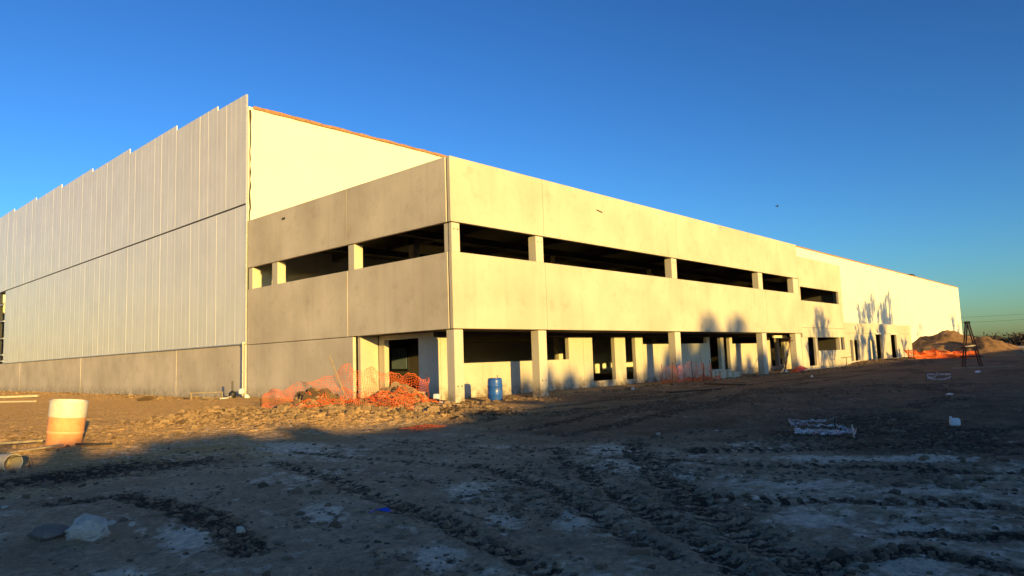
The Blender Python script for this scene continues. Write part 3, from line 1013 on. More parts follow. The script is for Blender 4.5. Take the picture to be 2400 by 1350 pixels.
ROUND = [leaf_crown('crown', dict(h=8.0, z0=.3, fn=round_fn), 100 + i, None, None) for i in range(3)]
CONE = [leaf_crown('crown', dict(h=10.0, z0=.5, fn=cone_fn), 200 + i, None, None) for i in range(2)]
TY = -95.0
PROFILE = [(-80, -.6), (-40, -.6), (-14.5, -.55), (-11.4, -.62), (-5.6, -.7), (-3.9, -.57), (.1, -.41), (3.6, -.25), (5.2, .4), (6.6, 1.1), (9.0, 1.5),
           (10.4, .9), (14.3, .85), (16.8, 1.0), (19.4, 1.7), (24, 1.9), (29, 1.6), (31.7, 1.5), (35, .9), (40, .9), (50, .7), (60, .6), (90, .5), (130, .7), (240, .7)]
PWX = [a for a, _ in PROFILE]; PZ = [b for _, b in PROFILE]
w = 4.5
i = 0
while w < 37:
    y = TY + random.uniform(-2.5, 2.5)
    z0 = float(np.interp(w, PWX, PZ)) + random.uniform(-.08, .08)
    top = z0 - y * T_S
    evergreen(w + y * SLOPE, y, top, 2.9, ROUND[i % 3], 8.0, 1.75,
              'dense round evergreen in the hedgerow that shades the foreground', 'evergreens of the shading hedgerow')
    i += 1
    w += random.uniform(1.7, 2.3)
for w_, z0, wd, lab in ((22.1, 4.05, 2.2, 'tall pointed evergreen, slimmer of two rising above the hedgerow'), (26.2, 4.0, 2.6, 'tall pointed evergreen, broader of two rising above the hedgerow')):
    y = TY - 6
    evergreen(w_ + y * SLOPE, y, z0 - y * T_S, wd, CONE[i % 2], 10.0, 1.75, lab, name='pointed_tree')
    i += 1


# added, unseen shed shape behind the camera: its shadow edge crosses the ground before the building
SHY = -44.0
shd = thing('added_shade_shed', (-20, SHY, 0), 'added long low shed shape behind the camera that casts the foreground shade', 'shed')


def shed_pt(w_, z0):
    return w_ + SHY * SLOPE, z0 - SHY * T_S


SHADE_RIDGE = [(-75, -.40), (-10, -.48), (-5.4, -.74), (.0, -.50), (3.6, -.30), (7.0, .12), (48, .15), (56, -.12), (150, -.12)]  # roof line bent so its cast shadow follows the wanted ground edge
mbw = MB(); mbr = MB()
for (wa, za), (wb, zb) in zip(SHADE_RIDGE[:-1], SHADE_RIDGE[1:]):
    xa, ta = shed_pt(wa, za); xb, tb_ = shed_pt(wb, zb)
    n = len(mbw.v)
    mbw.v += [(xa, SHY - .2, -.5), (xb, SHY - .2, -.5), (xb, SHY - .2, tb_ - .12), (xa, SHY - .2, ta - .12), (xa, SHY - 14, -.5), (xb, SHY - 14, -.5), (xb, SHY - 14, tb_ - 1.3), (xa, SHY - 14, ta - 1.3)]
    mbw.f += [(n, n + 1, n + 2, n + 3), (n + 5, n + 4, n + 7, n + 6)]
    n = len(mbr.v)
    mbr.v += [(xa, SHY, ta), (xb, SHY, tb_), (xb, SHY - 14.4, tb_ - 1.2), (xa, SHY - 14.4, ta - 1.2), (xa, SHY, ta - .12), (xb, SHY, tb_ - .12), (xb, SHY - 14.4, tb_ - 1.32), (xa, SHY - 14.4, ta - 1.32)]
    mbr.f += [(n, n + 1, n + 2, n + 3), (n + 7, n + 6, n + 5, n + 4), (n, n + 4, n + 5, n + 1), (n + 3, n + 2, n + 6, n + 7)]
mbw.build('wall', M['galv'], shd); mbr.build('roof', M['galv'], shd)
for w_, hv, wv in ((-16.6, .34, 1.1), (-15.2, .45, .55), (-13.7, .42, .6), (-11.0, .22, 2.2), (-8.4, .30, .9), (-3.0, .22, 1.2), (1.5, .3, .8), (-19, .3, .8), (-24, .3, .8), (-30, .3, .8)):
    xv, zv = shed_pt(w_, float(np.interp(w_, [q[0] for q in SHADE_RIDGE], [q[1] for q in SHADE_RIDGE])))
    vb = MB().box(xv - wv / 2, xv + wv / 2, SHY - 1.0, SHY - .4, zv - .25, zv + hv * .8, .02)
    vb.box(xv - wv / 2 - .08, xv + wv / 2 + .08, SHY - 1.1, SHY - .3, zv + hv * .8, zv + hv, .02)
    vb.build('roof_vent', M['galv'], shd)  # added vents, there to break up the cast shadow edge
for k in range(6):
    xk = -60 + k * 22
    MB().box(xk, xk + 4, SHY - .19, SHY - .12, 0, 3.6, .02).build('door', M['steel_dark'], shd)


def bare_tree(x, y, h, seed, label, spread=.5, group='bare trees beyond the right edge'):
    rs = random.Random(seed)
    t = thing('bare_tree', (x, y, -.1), label, 'tree', group)
    tr = MB(); cr = MB()
    base = Vector((x, y, -.2))

    def grow(p, d, ln, r, lev):
        mid = p + d * ln * .5 + Vector((rs.uniform(-1, 1), rs.uniform(-1, 1), 0)) * ln * .05
        e = p + d * ln
        (tr if lev == 0 else cr).tube([p, mid, e], [r, r * .85, r * .68], 6 if lev < 2 else 4, False)
        if lev >= 6:
            return
        n = rs.choice((2, 3, 3)) if lev < 5 else rs.choice((2, 3))
        for _ in range(n):
            nd = (d + Vector((rs.uniform(-1, 1), rs.uniform(-1, 1), rs.uniform(-.15, .55))) * spread).normalized()
            grow(p.lerp(e, rs.uniform(.6, 1.0)), nd, ln * rs.uniform(.62, .85), max(.045 if h > 12 else .03, r * rs.uniform(.6, .74)), lev + 1)
    grow(base, Vector((rs.uniform(-.05, .05), rs.uniform(-.05, .05), 1)).normalized(), h * .25, h * .016, 0)
    k = (h + .2) / (max(q[2] for q in cr.v) + .2)
    for mb_ in (tr, cr):
        mb_.v = [(x + (a - x) * k, y + (b - y) * k, -.2 + (c + .2) * k) for a, b, c in mb_.v]
    tr.build('trunk', M['bark'], t); cr.build('crown', M['bark'], t)
    return t


def sun_back(x, y, s):
    return x - SLOPE * s, y - s


for (sx, sy, ztop, s, seed, sp, lab) in (
        (122.5, D, 12.4, 33, 1, .62, 'tall bare tree, left of the pair shading the white warehouse wall'),
        (131.5, D, 12.8, 31, 2, .58, 'tall bare tree, right of the pair shading the white warehouse wall'),
        (127.5, D, 11.0, 30, 21, .6, 'bare tree standing between the tall pair'),
        (119.0, D, 10.2, 35, 22, .6, 'bare tree close behind the left tree of the pair'),
        (134.5, D, 9.0, 29, 23, .6, 'lower bare tree just right of the tall pair'),
        (116.0, D, 9.0, 32, 3, .65, 'short bare tree just left of the tall pair'),
        (157.0, D, 7.6, 34, 4, .35, 'slim bare tree shading the far wall beside the earth mound'),
        (194.0, D, 9.8, 34, 5, .4, 'bare tree shading the far end of the warehouse wall'),
        (199.5, D, 8.0, 35, 6, .4, 'last bare tree towards the far warehouse corner'),
        (42.5, 0, 5.4, 44, 7, .5, 'bare tree shading the lower end bay of the block'),
        (45.5, 0, 3.0, 30, 8, .5, 'small bare tree shading the wall under the long window'),
        (53.5, 0, 4.4, 26, 9, .5, 'bare tree shading the first annex doors'),
        (60.0, 0, 5.4, 26, 10, .5, 'bare tree shading the middle of the annex wall'),
        (68.0, 0, 3.0, 26, 12, .5, 'small bare tree shading the annex end wall'),
        (39.5, 0, 2.8, 30, 13, .5, 'small bare tree shading the wall beside the last column')):
    bx, by = sun_back(sx, sy, s)
    bare_tree(bx, by, ztop + s * T_S, seed, lab, sp)
y = -30.0
evergreen(56.6 + y * SLOPE, y, 3.4 - y * T_S, 1.5, ROUND[0], 8.0, 1.75, 'slim dark evergreen that shades the annex wall', name='slim_evergreen')

# ------------------------------------------------------------------ earth mound on the right
def mound(name, cx, cy, rx, ry, h, seed, label):
    n, m = 90, 60
    u = np.linspace(-1.5, 1.5, n); v = np.linspace(-1.5, 1.5, m)
    Ux, Vy = np.meshgrid(u, v)
    x = cx + Ux * rx; y_ = cy + Vy * ry
    rr = np.hypot(Ux, Vy) + (fbm(x * .18, y_ * .18, 3, seed) - .5) * .55
    z = h * np.clip(1 - rr, -.15, 1) ** 1.0 + (fbm(x * .5, y_ * .5, 4, seed + 1) - .5) * 1.3 * np.clip(1.25 - rr, 0, 1) + (fbm(x * 1.8, y_ * 1.8, 4, seed + 2) - .5) * .6 * np.clip(1.3 - rr, 0, 1)
    z = np.where(rr > 1.15, -.6, z) + .12
    vs = np.stack([x.ravel() - cx, y_.ravel() - cy, z.ravel()], 1)
    fs = [(a * n + b, a * n + b + 1, a * n + n + b + 1, a * n + n + b) for a in range(m - 1) for b in range(n - 1)]
    me = bpy.data.meshes.new(name); me.from_pydata(vs.tolist(), [], fs); me.materials.append(M['mound'])
    me.shade_smooth()
    o = link_mesh(name, me, None, (cx, cy, 0))
    return tag(o, label, 'mound', 'earth mounds')


mound('earth_mound', 94, .6, 9.5, 7.2, 3.8, 5, 'large heap of brown earth at the far right end of the building')
mound('earth_mound', 89, -4.6, 7, 4.8, 2.4, 9, 'lower heap of brown earth to the right of the large heap')

# far woodland, reading as one dark mass
wd = MB()
rs = random.Random(5)
for k in range(620):
    x = rs.uniform(395, 460); y = rs.uniform(-140, 190)
    hgt = 5.4 + 1.3 * math.sin(y * .06) + rs.uniform(-1.0, 1.4)
    p = Vector((x, y, -.3))
    wd.bar(p, p + Vector((0, 0, hgt * .6)), .3, .3, taper=.5)
    rad = hgt * rs.uniform(.28, .42)
    for q in range(70):
        c = Vector((rs.gauss(0, .5), rs.gauss(0, .5), rs.gauss(0, .45)))
        c = p + Vector((c.x * rad * 1.5, c.y * rad * 1.5, hgt * .5 + c.z * hgt * .5))
        c.z = min(max(c.z, .3), hgt * 1.02)
        u = Vector((rs.gauss(0, 1), rs.gauss(0, 1), rs.gauss(0, .8))).normalized() * rs.uniform(.4, 1.0)
        v_ = Vector((rs.gauss(0, 1), rs.gauss(0, 1), rs.gauss(0, 1))).normalized() * rs.uniform(.2, .5)
        n = len(wd.v)
        wd.v += [tuple(c - u), tuple(c + v_), tuple(c + u), tuple(c - v_)]
        wd.f.append((n, n + 1, n + 2, n + 3))
o = wd.build('woodland', M['twig_far'])
tag(o, 'dark line of leafless trees along the right horizon', 'woodland', kind='stuff')

# power line
def pole(x, y, h, label):
    t = thing('utility_pole', (x, y, 0), label, 'utility pole', 'power line poles')
    MB().tube([(x, y, -.3), (x, y, h)], [.17, .11], 8).build('pole', M['bark'], t)
    MB().bar((x, y - 1.1, h - .6), (x, y + 1.1, h - .6), .12, .14).build('crossarm', M['dark_wood'], t)
    for q in (-1, 0, 1):
        MB().lathe([(.04, 0), (.06, .05), (.06, .1), (.02, .16)], 8, (x, y + q, h - .53)).build('insulator', M['white_plastic'], t)
    return t


PY = (-8, 58, 124)
for y, lab in zip(PY, ('wooden utility pole just beyond the right edge', 'wooden utility pole hidden behind the warehouse end', 'wooden utility pole far behind the warehouse')):
    pole(300, y, 12.0, lab)
for q, lab in ((-1, 'lower power line crossing the sky beside the warehouse'), (1, 'upper power line crossing the sky beside the warehouse')):
    mb = MB()
    for a, b_ in zip(PY[:-1], PY[1:]):
        pts = []
        for s in range(13):
            tt = s / 12
            pts.append((300 + q * 3.0, a + (b_ - a) * tt, 11.6 + q * 1.1 - 1.1 * 4 * tt * (1 - tt) * .6))
        mb.tube(pts, .035, 5)
    tag(mb.build('power_line', M['cable']), lab, 'power line', 'power lines')

# bird
bd = Vector((32.0, -1.0, 12.35))
bd = CAM + (Vector((39.906, 1.943, 13.98)) - CAM) * .72
BS = .6
b_ = MB()
fx = Vector((.8, -.6, 0))
b_.tube([bd - fx * .16, bd - fx * .08, bd + fx * .06, bd + fx * .15], [.012, .045, .05, .012], 8)
sd = Vector((.6, .8, 0))
for s in (-1, 1):
    n = len(b_.v)
    a = bd + Vector((0, 0, .03)); m1 = a + sd * s * .16 + Vector((0, 0, .10)); e1 = a + sd * s * .34 + Vector((0, 0, .02)) - fx * .08
    b_.v += [tuple(a + fx * .06), tuple(a - fx * .06), tuple(m1 - fx * .07), tuple(m1 + fx * .05), tuple(e1)]
    b_.f += [(n, n + 1, n + 2, n + 3), (n + 3, n + 2, n + 4)]
b_.v = [tuple(bd + (Vector(q) - bd) * BS) for q in b_.v]
tag(b_.build('bird', M['bird']), 'small dark bird flying in the sky above the far wall', 'bird')

# ------------------------------------------------------------------ loose stones and clods
def stone_mesh(items, name, mat, parent=None):
    """items: list of (x,y,z,size,tone); irregular 8-corner stones, one mesh"""
    base = np.array([(-1, -1, -.6), (1, -1, -.6), (1, 1, -.6), (-1, 1, -.6), (-.7, -.7, .6), (.7, -.7, .6), (.7, .7, .6), (-.7, .7, .6), (0, 0, .95)], float)
    fc = [(3, 2, 1, 0), (0, 1, 5, 4), (1, 2, 6, 5), (2, 3, 7, 6), (3, 0, 4, 7), (4, 5, 8), (5, 6, 8), (6, 7, 8), (7, 4, 8)]
    V = []; F = []; Tn = []
    for (x, y, z, s, tone) in items:
        a = RNG.uniform(0, 6.28); c, sn = math.cos(a), math.sin(a)
        p = base * RNG.uniform(.65, 1.25, base.shape) * s * .5 * np.array([RNG.uniform(.8, 1.5), RNG.uniform(.7, 1.1), RNG.uniform(.5, 1.0)])
        q = np.stack([p[:, 0] * c - p[:, 1] * sn + x, p[:, 0] * sn + p[:, 1] * c + y, p[:, 2] + z], 1)
        n = len(V)
        V.extend(q.tolist()); F.extend([tuple(n + i for i in f) for f in fc]); Tn.extend([tone] * len(base))
    me = bpy.data.meshes.new(name); me.from_pydata(V, [], F); me.materials.append(mat)
    at = me.attributes.new('tone', 'FLOAT', 'POINT'); at.data.foreach_set('value', np.array(Tn, np.float32))
    fix_normals(me)
    return me


def scatter(n, gen, accept):
    out = []
    while len(out) < n:
        k = 20000
        x, y = gen(k)
        pr = accept(x, y)
        ok = RNG.uniform(0, 1, k) < pr
        out += list(zip(x[ok], y[ok]))
    out = np.array(out[:n])
    return out


yaw = math.atan2(_F.y, _F.x)


def gen_field(k):
    r = 4.8 * np.exp(RNG.uniform(0, 1, k) ** 1.0 * math.log(9)); a = yaw + RNG.uniform(-.72, .72, k)
    return CAM.x + r * np.cos(a), CAM.y + r * np.sin(a)


def acc_clod(x, y):
    p, d, s = masks(x, y)
    return np.clip(.035 + .9 * d, 0, 1) * (y < 2.0)


pts = scatter(11000, gen_field, acc_clod)
hh = height(pts[:, 0], pts[:, 1])
dist = np.hypot(pts[:, 0] - CAM.x, pts[:, 1] - CAM.y)
items = [(x, y, h + .004, RNG.lognormal(math.log(.030), .55) * min(1.8, .75 + d * .03), RNG.uniform(0, 1)) for (x, y), h, d in zip(pts, hh, dist)]
items = [(x, y, h, min(s, .16), t) for x, y, h, s, t in items]
o = link_mesh('soil_clods', stone_mesh(items, 'soil_clods', M['clod']))
tag(o, 'dark earth clods strewn along the wheel tracks', 'clods', kind='stuff')


def gen_berm(k):
    t = RNG.uniform(0, 1, k)
    x = -9.6 + t * 7.2 + RNG.normal(0, 1.4, k); y = 2.0 - t * 6.2 + RNG.normal(0, 1.4, k)
    return x, y


pts = scatter(6500, gen_berm, lambda x, y: (seg_dist(x, y, [(-9.0, 2.0), (-7.4, -1.8), (-4.6, -4.4)]) < 2.6) * 1.0 * (x < 0))
hh = height(pts[:, 0], pts[:, 1])
items = [(x, y, h + .01, min(.30, RNG.lognormal(math.log(.055), .6)), RNG.uniform(0, 1)) for (x, y), h in zip(pts, hh)]
cx = np.concatenate([RNG.normal(-6.9, .75, 380), RNG.normal(-4.8, .7, 330), RNG.normal(-5.6, 1.2, 200)])
cy = np.concatenate([RNG.normal(-1.1, .6, 380), RNG.normal(-2.7, .55, 330), RNG.normal(-2.6, 1.2, 200)])
top_ = .62 * np.exp(-(((cx + 6.9) / .75) ** 2 + ((cy + 1.0) / .6) ** 2)) + .5 * np.exp(-(((cx + 4.7) / .75) ** 2 + ((cy + 2.6) / .55) ** 2))
items += [(a, b, h + q * RNG.uniform(.7, 1.1), min(.34, RNG.lognormal(math.log(.12), .5)), RNG.uniform(0, 1)) for a, b, h, q in zip(cx, cy, height(cx, cy), top_)]
# along the foot of the walls
n = 2600
x = RNG.uniform(-2, 75, n); y = RNG.normal(-.9, .9, n)
y = np.minimum(y, 2.2)
ok = ~((x > 48) & (y > -.2)) & ~((x > 37.5) & (y > -.15))
x, y = x[ok], y[ok]
hh = height(x, y)
items += [(a, b, h + .015, min(.32, RNG.lognormal(math.log(.075), .55)), RNG.uniform(0, 1) * .8) for a, b, h in zip(x, y, hh)]
n = 900
y = RNG.uniform(16, 80, n); x = -.45 - np.abs(RNG.normal(0, 1.1, n))
hh = height(x, y)
items += [(a, b, h + .02, min(.3, RNG.lognormal(math.log(.08), .5)), RNG.uniform(0, 1)) for a, b, h in zip(x, y, hh)]
n = 900
x = RNG.uniform(-18, -8, n); y = RNG.normal(.5, 2.0, n)
hh = height(x, y)
items += [(a, b, h + .01, min(.16, RNG.lognormal(math.log(.045), .5)), RNG.uniform(0, 1)) for a, b, h in zip(x, y, hh)]
o = link_mesh('rubble', stone_mesh(items, 'rubble', M['rubble']))
tag(o, 'broken brown rubble heaped at the entrance corner and along the walls', 'rubble', kind='stuff')


def rock(name, x, y, sx, sy, sz, seed, mat, label, cat='rock', group=None, rot=0.0, z=None, jag=.35, cuts=3):
    """an angular chunk: hull of random points, faces broken up a little, foot sunk into the soil"""
    rs = random.Random(seed)
    bm = bmesh.new()
    for _ in range(18 + cuts * 3):
        d = Vector((rs.gauss(0, 1), rs.gauss(0, 1), rs.gauss(0, 1))).normalized() * rs.uniform(.40, .56)
        bm.verts.new(d)
    r = bmesh.ops.convex_hull(bm, input=bm.verts)
    bmesh.ops.delete(bm, geom=[g for g in r['geom_interior'] if isinstance(g, bmesh.types.BMVert)], context='VERTS')
    bmesh.ops.subdivide_edges(bm, edges=bm.edges, cuts=max(1, cuts - 1), use_grid_fill=True)
    bmesh.ops.triangulate(bm, faces=bm.faces)
    for v in bm.verts:
        q = v.co * 4.5 + Vector((seed * 3.1, seed * 1.7, 0))
        v.co *= 1 + jag * (.34 * mnoise.noise(q) + .22 * mnoise.noise(q * 2.3) + .10 * (rs.random() - .5))
        v.co.x *= sx; v.co.y *= sy; v.co.z *= sz * 1.35
    me = bpy.data.meshes.new(name); bm.to_mesh(me); bm.free()
    me.materials.append(mat)
    fix_normals(me)
    o = link_mesh(name, me, None, (x, y, (hz(x, y) if z is None else z) + sz * .22))
    o.rotation_euler = (rs.uniform(-.15, .15), rs.uniform(-.15, .15), rot)
    return tag(o, label, cat, group)


rock('rock', -16.80, -12.55, .46, .34, .25, 5, M['rock'], 'large pale jagged concrete chunk in the left foreground', rot=-.75, jag=.6, cuts=4)
rock('rock', -17.07, -12.25, .40, .26, .17, 8, M['rock_dark'], 'dark slate slab lying against the large pale chunk', rot=-.6)
ROCKS = [(-16.44, -12.12, .13, .05, 'small pale stone, nearer of two right of the large chunk'), (-16.30, -12.38, .12, .055, 'small pale stone, farther of two right of the large chunk'),
         (-15.72, -13.72, .12, .07, 'small pale splinter of stone right of the pale crust in the left foreground'), (-16.95, -14.2, .09, .05, 'tiny pale stone at the lower left picture edge'),
         (-16.9, -9.6, .12, .05, 'flat pale stone in the dark soil at far left'), (-6.05, -12.9, .12, .06, 'small white stone left of the taped stakes'),
         (-4.8, -13.6, .10, .04, 'tiny white stone just left of the tape'), (10.0, -1.9, .30, .2, 'pale lump of concrete beside the second column'),
         (24.6, -5.3, .22, .16, 'white lump of foam on the bare ground before the fourth column')]
for i, (x, y, s, h, lab) in enumerate(ROCKS):
    rock('stone', x, y, s, s * .7, h, 30 + i, M['rock'] if i < 8 else M['white_plastic'], lab, 'stone', 'pale stones', rot=i * .9, cuts=2)
tb = MB()
for (x, y, z, s) in ((-14.28, -14.16, 0, .0),):
    z = hz(x, y)
    pts = [(-.11, -.05, .01), (-.03, -.06, .05), (.06, -.04, .02), (.13, -.03, .015), (-.10, .03, .02), (-.02, .04, .03), (.07, .05, .05), (.12, .03, .01)]
    for (a, b, c) in pts:
        tb.v.append((x + a * .75 + b * .6, y - a * .75 + b * .6, z + c + .012))
    tb.f += [(0, 1, 5, 4), (1, 2, 6, 5), (2, 3, 7, 6)]
o = tb.build('plastic_scrap', M['blue_sheet'])
sm = o.modifiers.new('thickness', 'SOLIDIFY'); sm.thickness = .006
tag(o, 'crumpled scrap of blue plastic on the dark foreground soil', 'plastic scrap')

# ------------------------------------------------------------------ drums
def blue_drum(x, y):
    z = hz(x, y) - .02
    t = thing('plastic_drum', (x, y, z), 'blue plastic drum standing between the corner column and the low wall', 'drum')
    pr = [(.24, 0), (.275, .02), (.29, .06), (.295, .28), (.305, .30), (.305, .325), (.295, .345), (.297, .62), (.307, .64), (.307, .665), (.297, .685), (.292, .86), (.285, .90), (.26, .93), (.24, .935)]
    pr = [(r * 1.06, h * 1.03) for r, h in pr]
    body = MB().lathe(pr, 36, (x, y, z)).build('body', M['blue_plastic'], t, True)
    MB().lathe([(.27, .945), (.285, .955), (.285, .975), (.26, .985), (.22, .975)], 36, (x, y, z)).build('lid_rim', M['blue_plastic'], body, True)
    b = MB().tube([(x + .06, y - .1, z + .96), (x + .055, y - .1, z + 1.11)], .012, 6)
    b.box(x + .03, x + .09, y - .115, y - .085, z + 1.06, z + 1.08, 0)
    b.build('valve', M['steel_dark'], t)
    return t


blue_drum(2.1, -.2)


def site_barrel(x, y):
    z = hz(x, y) - .02
    t = thing('traffic_barrel', (x, y, z), 'faded orange and white plastic barrel leaning on the sunlit ground at left', 'barrel')
    axis = Vector((.075, -.06, 1)).normalized()
    W = M['off_white']; O = M['orange_plastic']
    MB().lathe([(.36, .0), (.372, .03), (.372, .30), (.378, .32)], 36, (x, y, z), axis).build('lower_band', O, t, True)
    MB().lathe([(.379, .321), (.385, .335), (.385, .365), (.379, .38)], 36, (x, y, z), axis).build('raised_ring', M['peach'], t, True)
    MB().lathe([(.378, .381), (.381, .40), (.385, .70)], 36, (x, y, z), axis).build('upper_band', O, t, True)
    MB().lathe([(.386, .701), (.392, .72), (.396, 1.06), (.390, 1.085), (.36, 1.085), (.355, 1.03), (.0, 1.02)], 36, (x, y, z), axis).build('top', W, t, True)
    return t


site_barrel(-14.15, -1.75)

# bucket lying at the left picture edge
z = hz(-16.10, -5.0)
t = thing('bucket', (-16.10, -5.0, z), 'white bucket lying on its side at the left picture edge', 'bucket')
ax_ = Vector((-.3, .9, .05)).normalized()
MB().lathe([(.13, 0), (.14, .01), (.165, .34), (.17, .345), (.155, .345), (.13, .02), (0, .02)], 24, (-16.06, -5.25, z + .14), -ax_).build('body', M['dusty_white'], t, True)
hp = [Vector((-16.02, -5.25, z + .16)) - ax_ * .33 + Vector((math.cos(a) * .22, -.05, -.12 + math.sin(a) * .22)) for a in np.linspace(-.3, 2.6, 9)]
MB().tube(hp, .006, 5).build('handle', M['steel_dark'], t)

# ------------------------------------------------------------------ timber on the ground
def plank(a, b, w, t_, mat, label, cat='plank', name='plank', group='loose planks', lift=.02):
    a = Vector(a); b = Vector(b)
    za = hz(a.x, a.y) + lift if len(a) == 3 and a.z == 0 else a.z
    zb = hz(b.x, b.y) + lift if b.z == 0 else b.z
    o = MB().bar((a.x, a.y, za), (b.x, b.y, zb), w, t_).build(name, mat)
    return tag(o, label, cat, group)


plank((-15.9, -.4, 0), (-14.35, -.9, 0), .16, .05, M['wood'], 'long plank lying left of the orange and white barrel', lift=.08)
plank((-15.4, -2.6, 0), (-14.3, -2.2, 0), .12, .04, M['wood'], 'short board lying in front of the barrel', lift=.06)
plank((-14.1, -2.5, 0), (-13.55, -3.1, 0), .07, .04, M['dark_wood'], 'dark stick pointing away from the barrel base', lift=.05)
plank((-7.5, 42.6, 0), (-4.6, 40.4, 0), .28, .14, M['pale_wood'], 'thick pale beam lying near the far base wall at left edge', lift=.12)
plank((-7.9, 46.2, 0), (-6.4, 47.5, 0), .2, .12, M['pale_wood'], 'second pale beam farther back at the left edge', lift=.12)
plank((-8.2, 34.0, 0), (-6.9, 31.6, 0), .25, .1, M['pale_wood'], 'flat pale board on the sunlit ground at left edge', lift=.06)
plank((15.6, -3.0, 0), (14.2, -5.6, 0), .5, .05, M['dark_wood'], 'wide dark board lying before the middle column', lift=.06)
plank((7.0, -5.6, 0), (10.0, -6.4, 0), .3, .05, M['dark_wood'], 'narrow dark board lying on the shaded ground before the columns', lift=.04)
plank((-5.9, 6.4, 0), (-4.2, 4.9, 0), .22, .06, M['pale_wood'], 'pale board lying left of the black sheeting', lift=.05)

# saw bench made of boards by the base wall
z = hz(-2.0, 18.3)
t = thing('saw_bench', (-2.0, 18.3, z), 'low timber trestle standing by the base wall near the corner pipe', 'trestle')
MB().bar((-2.6, 18.9, z + .36), (-1.3, 17.6, z + .36), .2, .05).build('top_board', M['wood'], t)
for s, (xx, yy) in enumerate(((-2.55, 18.85), (-1.35, 17.65))):
    MB().bar((xx, yy, z), (xx, yy, z + .34), .12, .06).build('leg', M['wood'], t)
MB().bar((-2.3, 18.0, z + .08), (-1.4, 17.0, z + .06), .14, .05).build('lower_board', M['wood'], t)

# pump/junk by the pipe
z = hz(-1.0, 17.0)
t = thing('water_pump', (-1.0, 17.0, z), 'dark pump with upright pipe beside the corner downpipe', 'pump')
MB().lathe([(.16, 0), (.2, .05), (.2, .28), (.12, .36), (.06, .4)], 14, (-1.0, 17.1, z)).build('body', M['steel_dark'], t, True)
MB().tube([(-1.0, 17.1, z + .3), (-1.0, 17.1, z + .95)], [.05, .045], 8).build('riser_pipe', M['steel_dark'], t, True)
MB().tube([(-1.1, 17.0, z + .12), (-1.5, 16.6, z + .05), (-1.9, 16.7, z + .03)], .03, 6).build('hose', M['white_plastic'], t, True)
MB().box(-.75, -.45, 16.75, 17.0, z + .2, z + .5, .05).build('tank', M['white_plastic'], t)
rock('foam_block', -.55, 16.3, .42, .3, .24, 71, M['white_plastic'], 'white foam block at the foot of the corner downpipe', 'foam block', rot=.4, cuts=2)
rock('stone', -3.6, 22.5, .9, .6, .32, 72, M['rubble'], 'broad pale stone heap by the base wall', 'stone', rot=.2, cuts=2)

# black sheeting left of the orange net
sh = MB()
nx, ny = 10, 6
for j in range(ny):
    for i in range(nx):
        u, v = i / (nx - 1), j / (ny - 1)
        x = -4.9 + u * 1.3 + v * .5; y = 3.4 - u * 1.2 + v * .8
        sh.v.append((x, y, hz(x, y) + .06 + .55 * math.sin(math.pi * u) ** .7 * math.sin(math.pi * min(1, v * 1.1)) + random.uniform(-.04, .04)))
for j in range(ny - 1):
    for i in range(nx - 1):
        n = j * nx + i
        sh.f.append((n, n + 1, n + nx + 1, n + nx))
o = sh.build('black_sheeting', M['black_sheet'])
o.modifiers.new('thickness', 'SOLIDIFY').thickness = .01
tag(o, 'heap of black plastic sheeting at the left end of the orange net', 'sheeting')

# ------------------------------------------------------------------ orange safety nets
def net(mb, P, nu, nv, w=.016, seed=1, tear=.0):
    """a net whose knots are P(u,v) -> Vector; each strand is a thin solid"""
    rs = random.Random(seed)
    pts = [[Vector(P(i / nu, j / nv)) for i in range(nu + 1)] for j in range(nv + 1)]

    def strand(a, b, ww):
        d = b - a
        if d.length < 1e-5:
            return
        s = d.cross(Vector((.3, .5, .8))).normalized() * ww * .5
        q = d.cross(s).normalized() * ww * .5
        n = len(mb.v)
        for p in (a, b):
            mb.v += [tuple(p + s), tuple(p - s * .5 + q), tuple(p - s * .5 - q)]
        mb.f += [(n, n + 1, n + 4, n + 3), (n + 1, n + 2, n + 5, n + 4), (n + 2, n, n + 3, n + 5)]
    for j in range(nv + 1):
        for i in range(nu + 1):
            if rs.random() < tear:
                continue
            if i < nu:
                strand(pts[j][i], pts[j][i + 1], w * (1.6 if j in (0, nv) else 1))
            if j < nv:
                strand(pts[j][i], pts[j + 1][i], w * 1.1)


def fence_net(a, b, ha, hb, sag, folds, seed, z_off=0.0, lean=.0):
    a = Vector(a); b = Vector(b)
    rs = random.Random(seed)
    ph = [rs.uniform(0, 6.28) for _ in range(6)]
    side = Vector((-(b - a).y, (b - a).x)).normalized()

    def P(u, v):
        p = a.lerp(b, u)
        wv = folds * (math.sin(u * 17 + ph[0]) + .6 * math.sin(u * 31 + ph[1] + v * 2)) * (.4 + v)
        h = (ha + (hb - ha) * u) - sag * math.sin(math.pi * u) + .06 * math.sin(u * 23 + ph[2])
        h *= v ** .9
        h += .04 * math.sin(u * 13 + v * 7 + ph[3])
        x = p.x + side.x * (wv + lean * v) + .03 * math.sin(v * 11 + u * 19 + ph[4]); y = p.y + side.y * (wv + lean * v)
        return (x, y, hz_fast(x, y) + z_off + max(0, h))
    return P


_hc = {}


def hz_fast(x, y):
    k = (round(x * 4), round(y * 4))
    if k not in _hc:
        _hc[k] = float(height(np.array([k[0] / 4]), np.array([k[1] / 4]), False)[0])
    return _hc[k]


def stake(a, b, r, mat, parent, name='stake'):
    return MB().tube([a, b], [r, r * .85], 6).build(name, mat, parent)


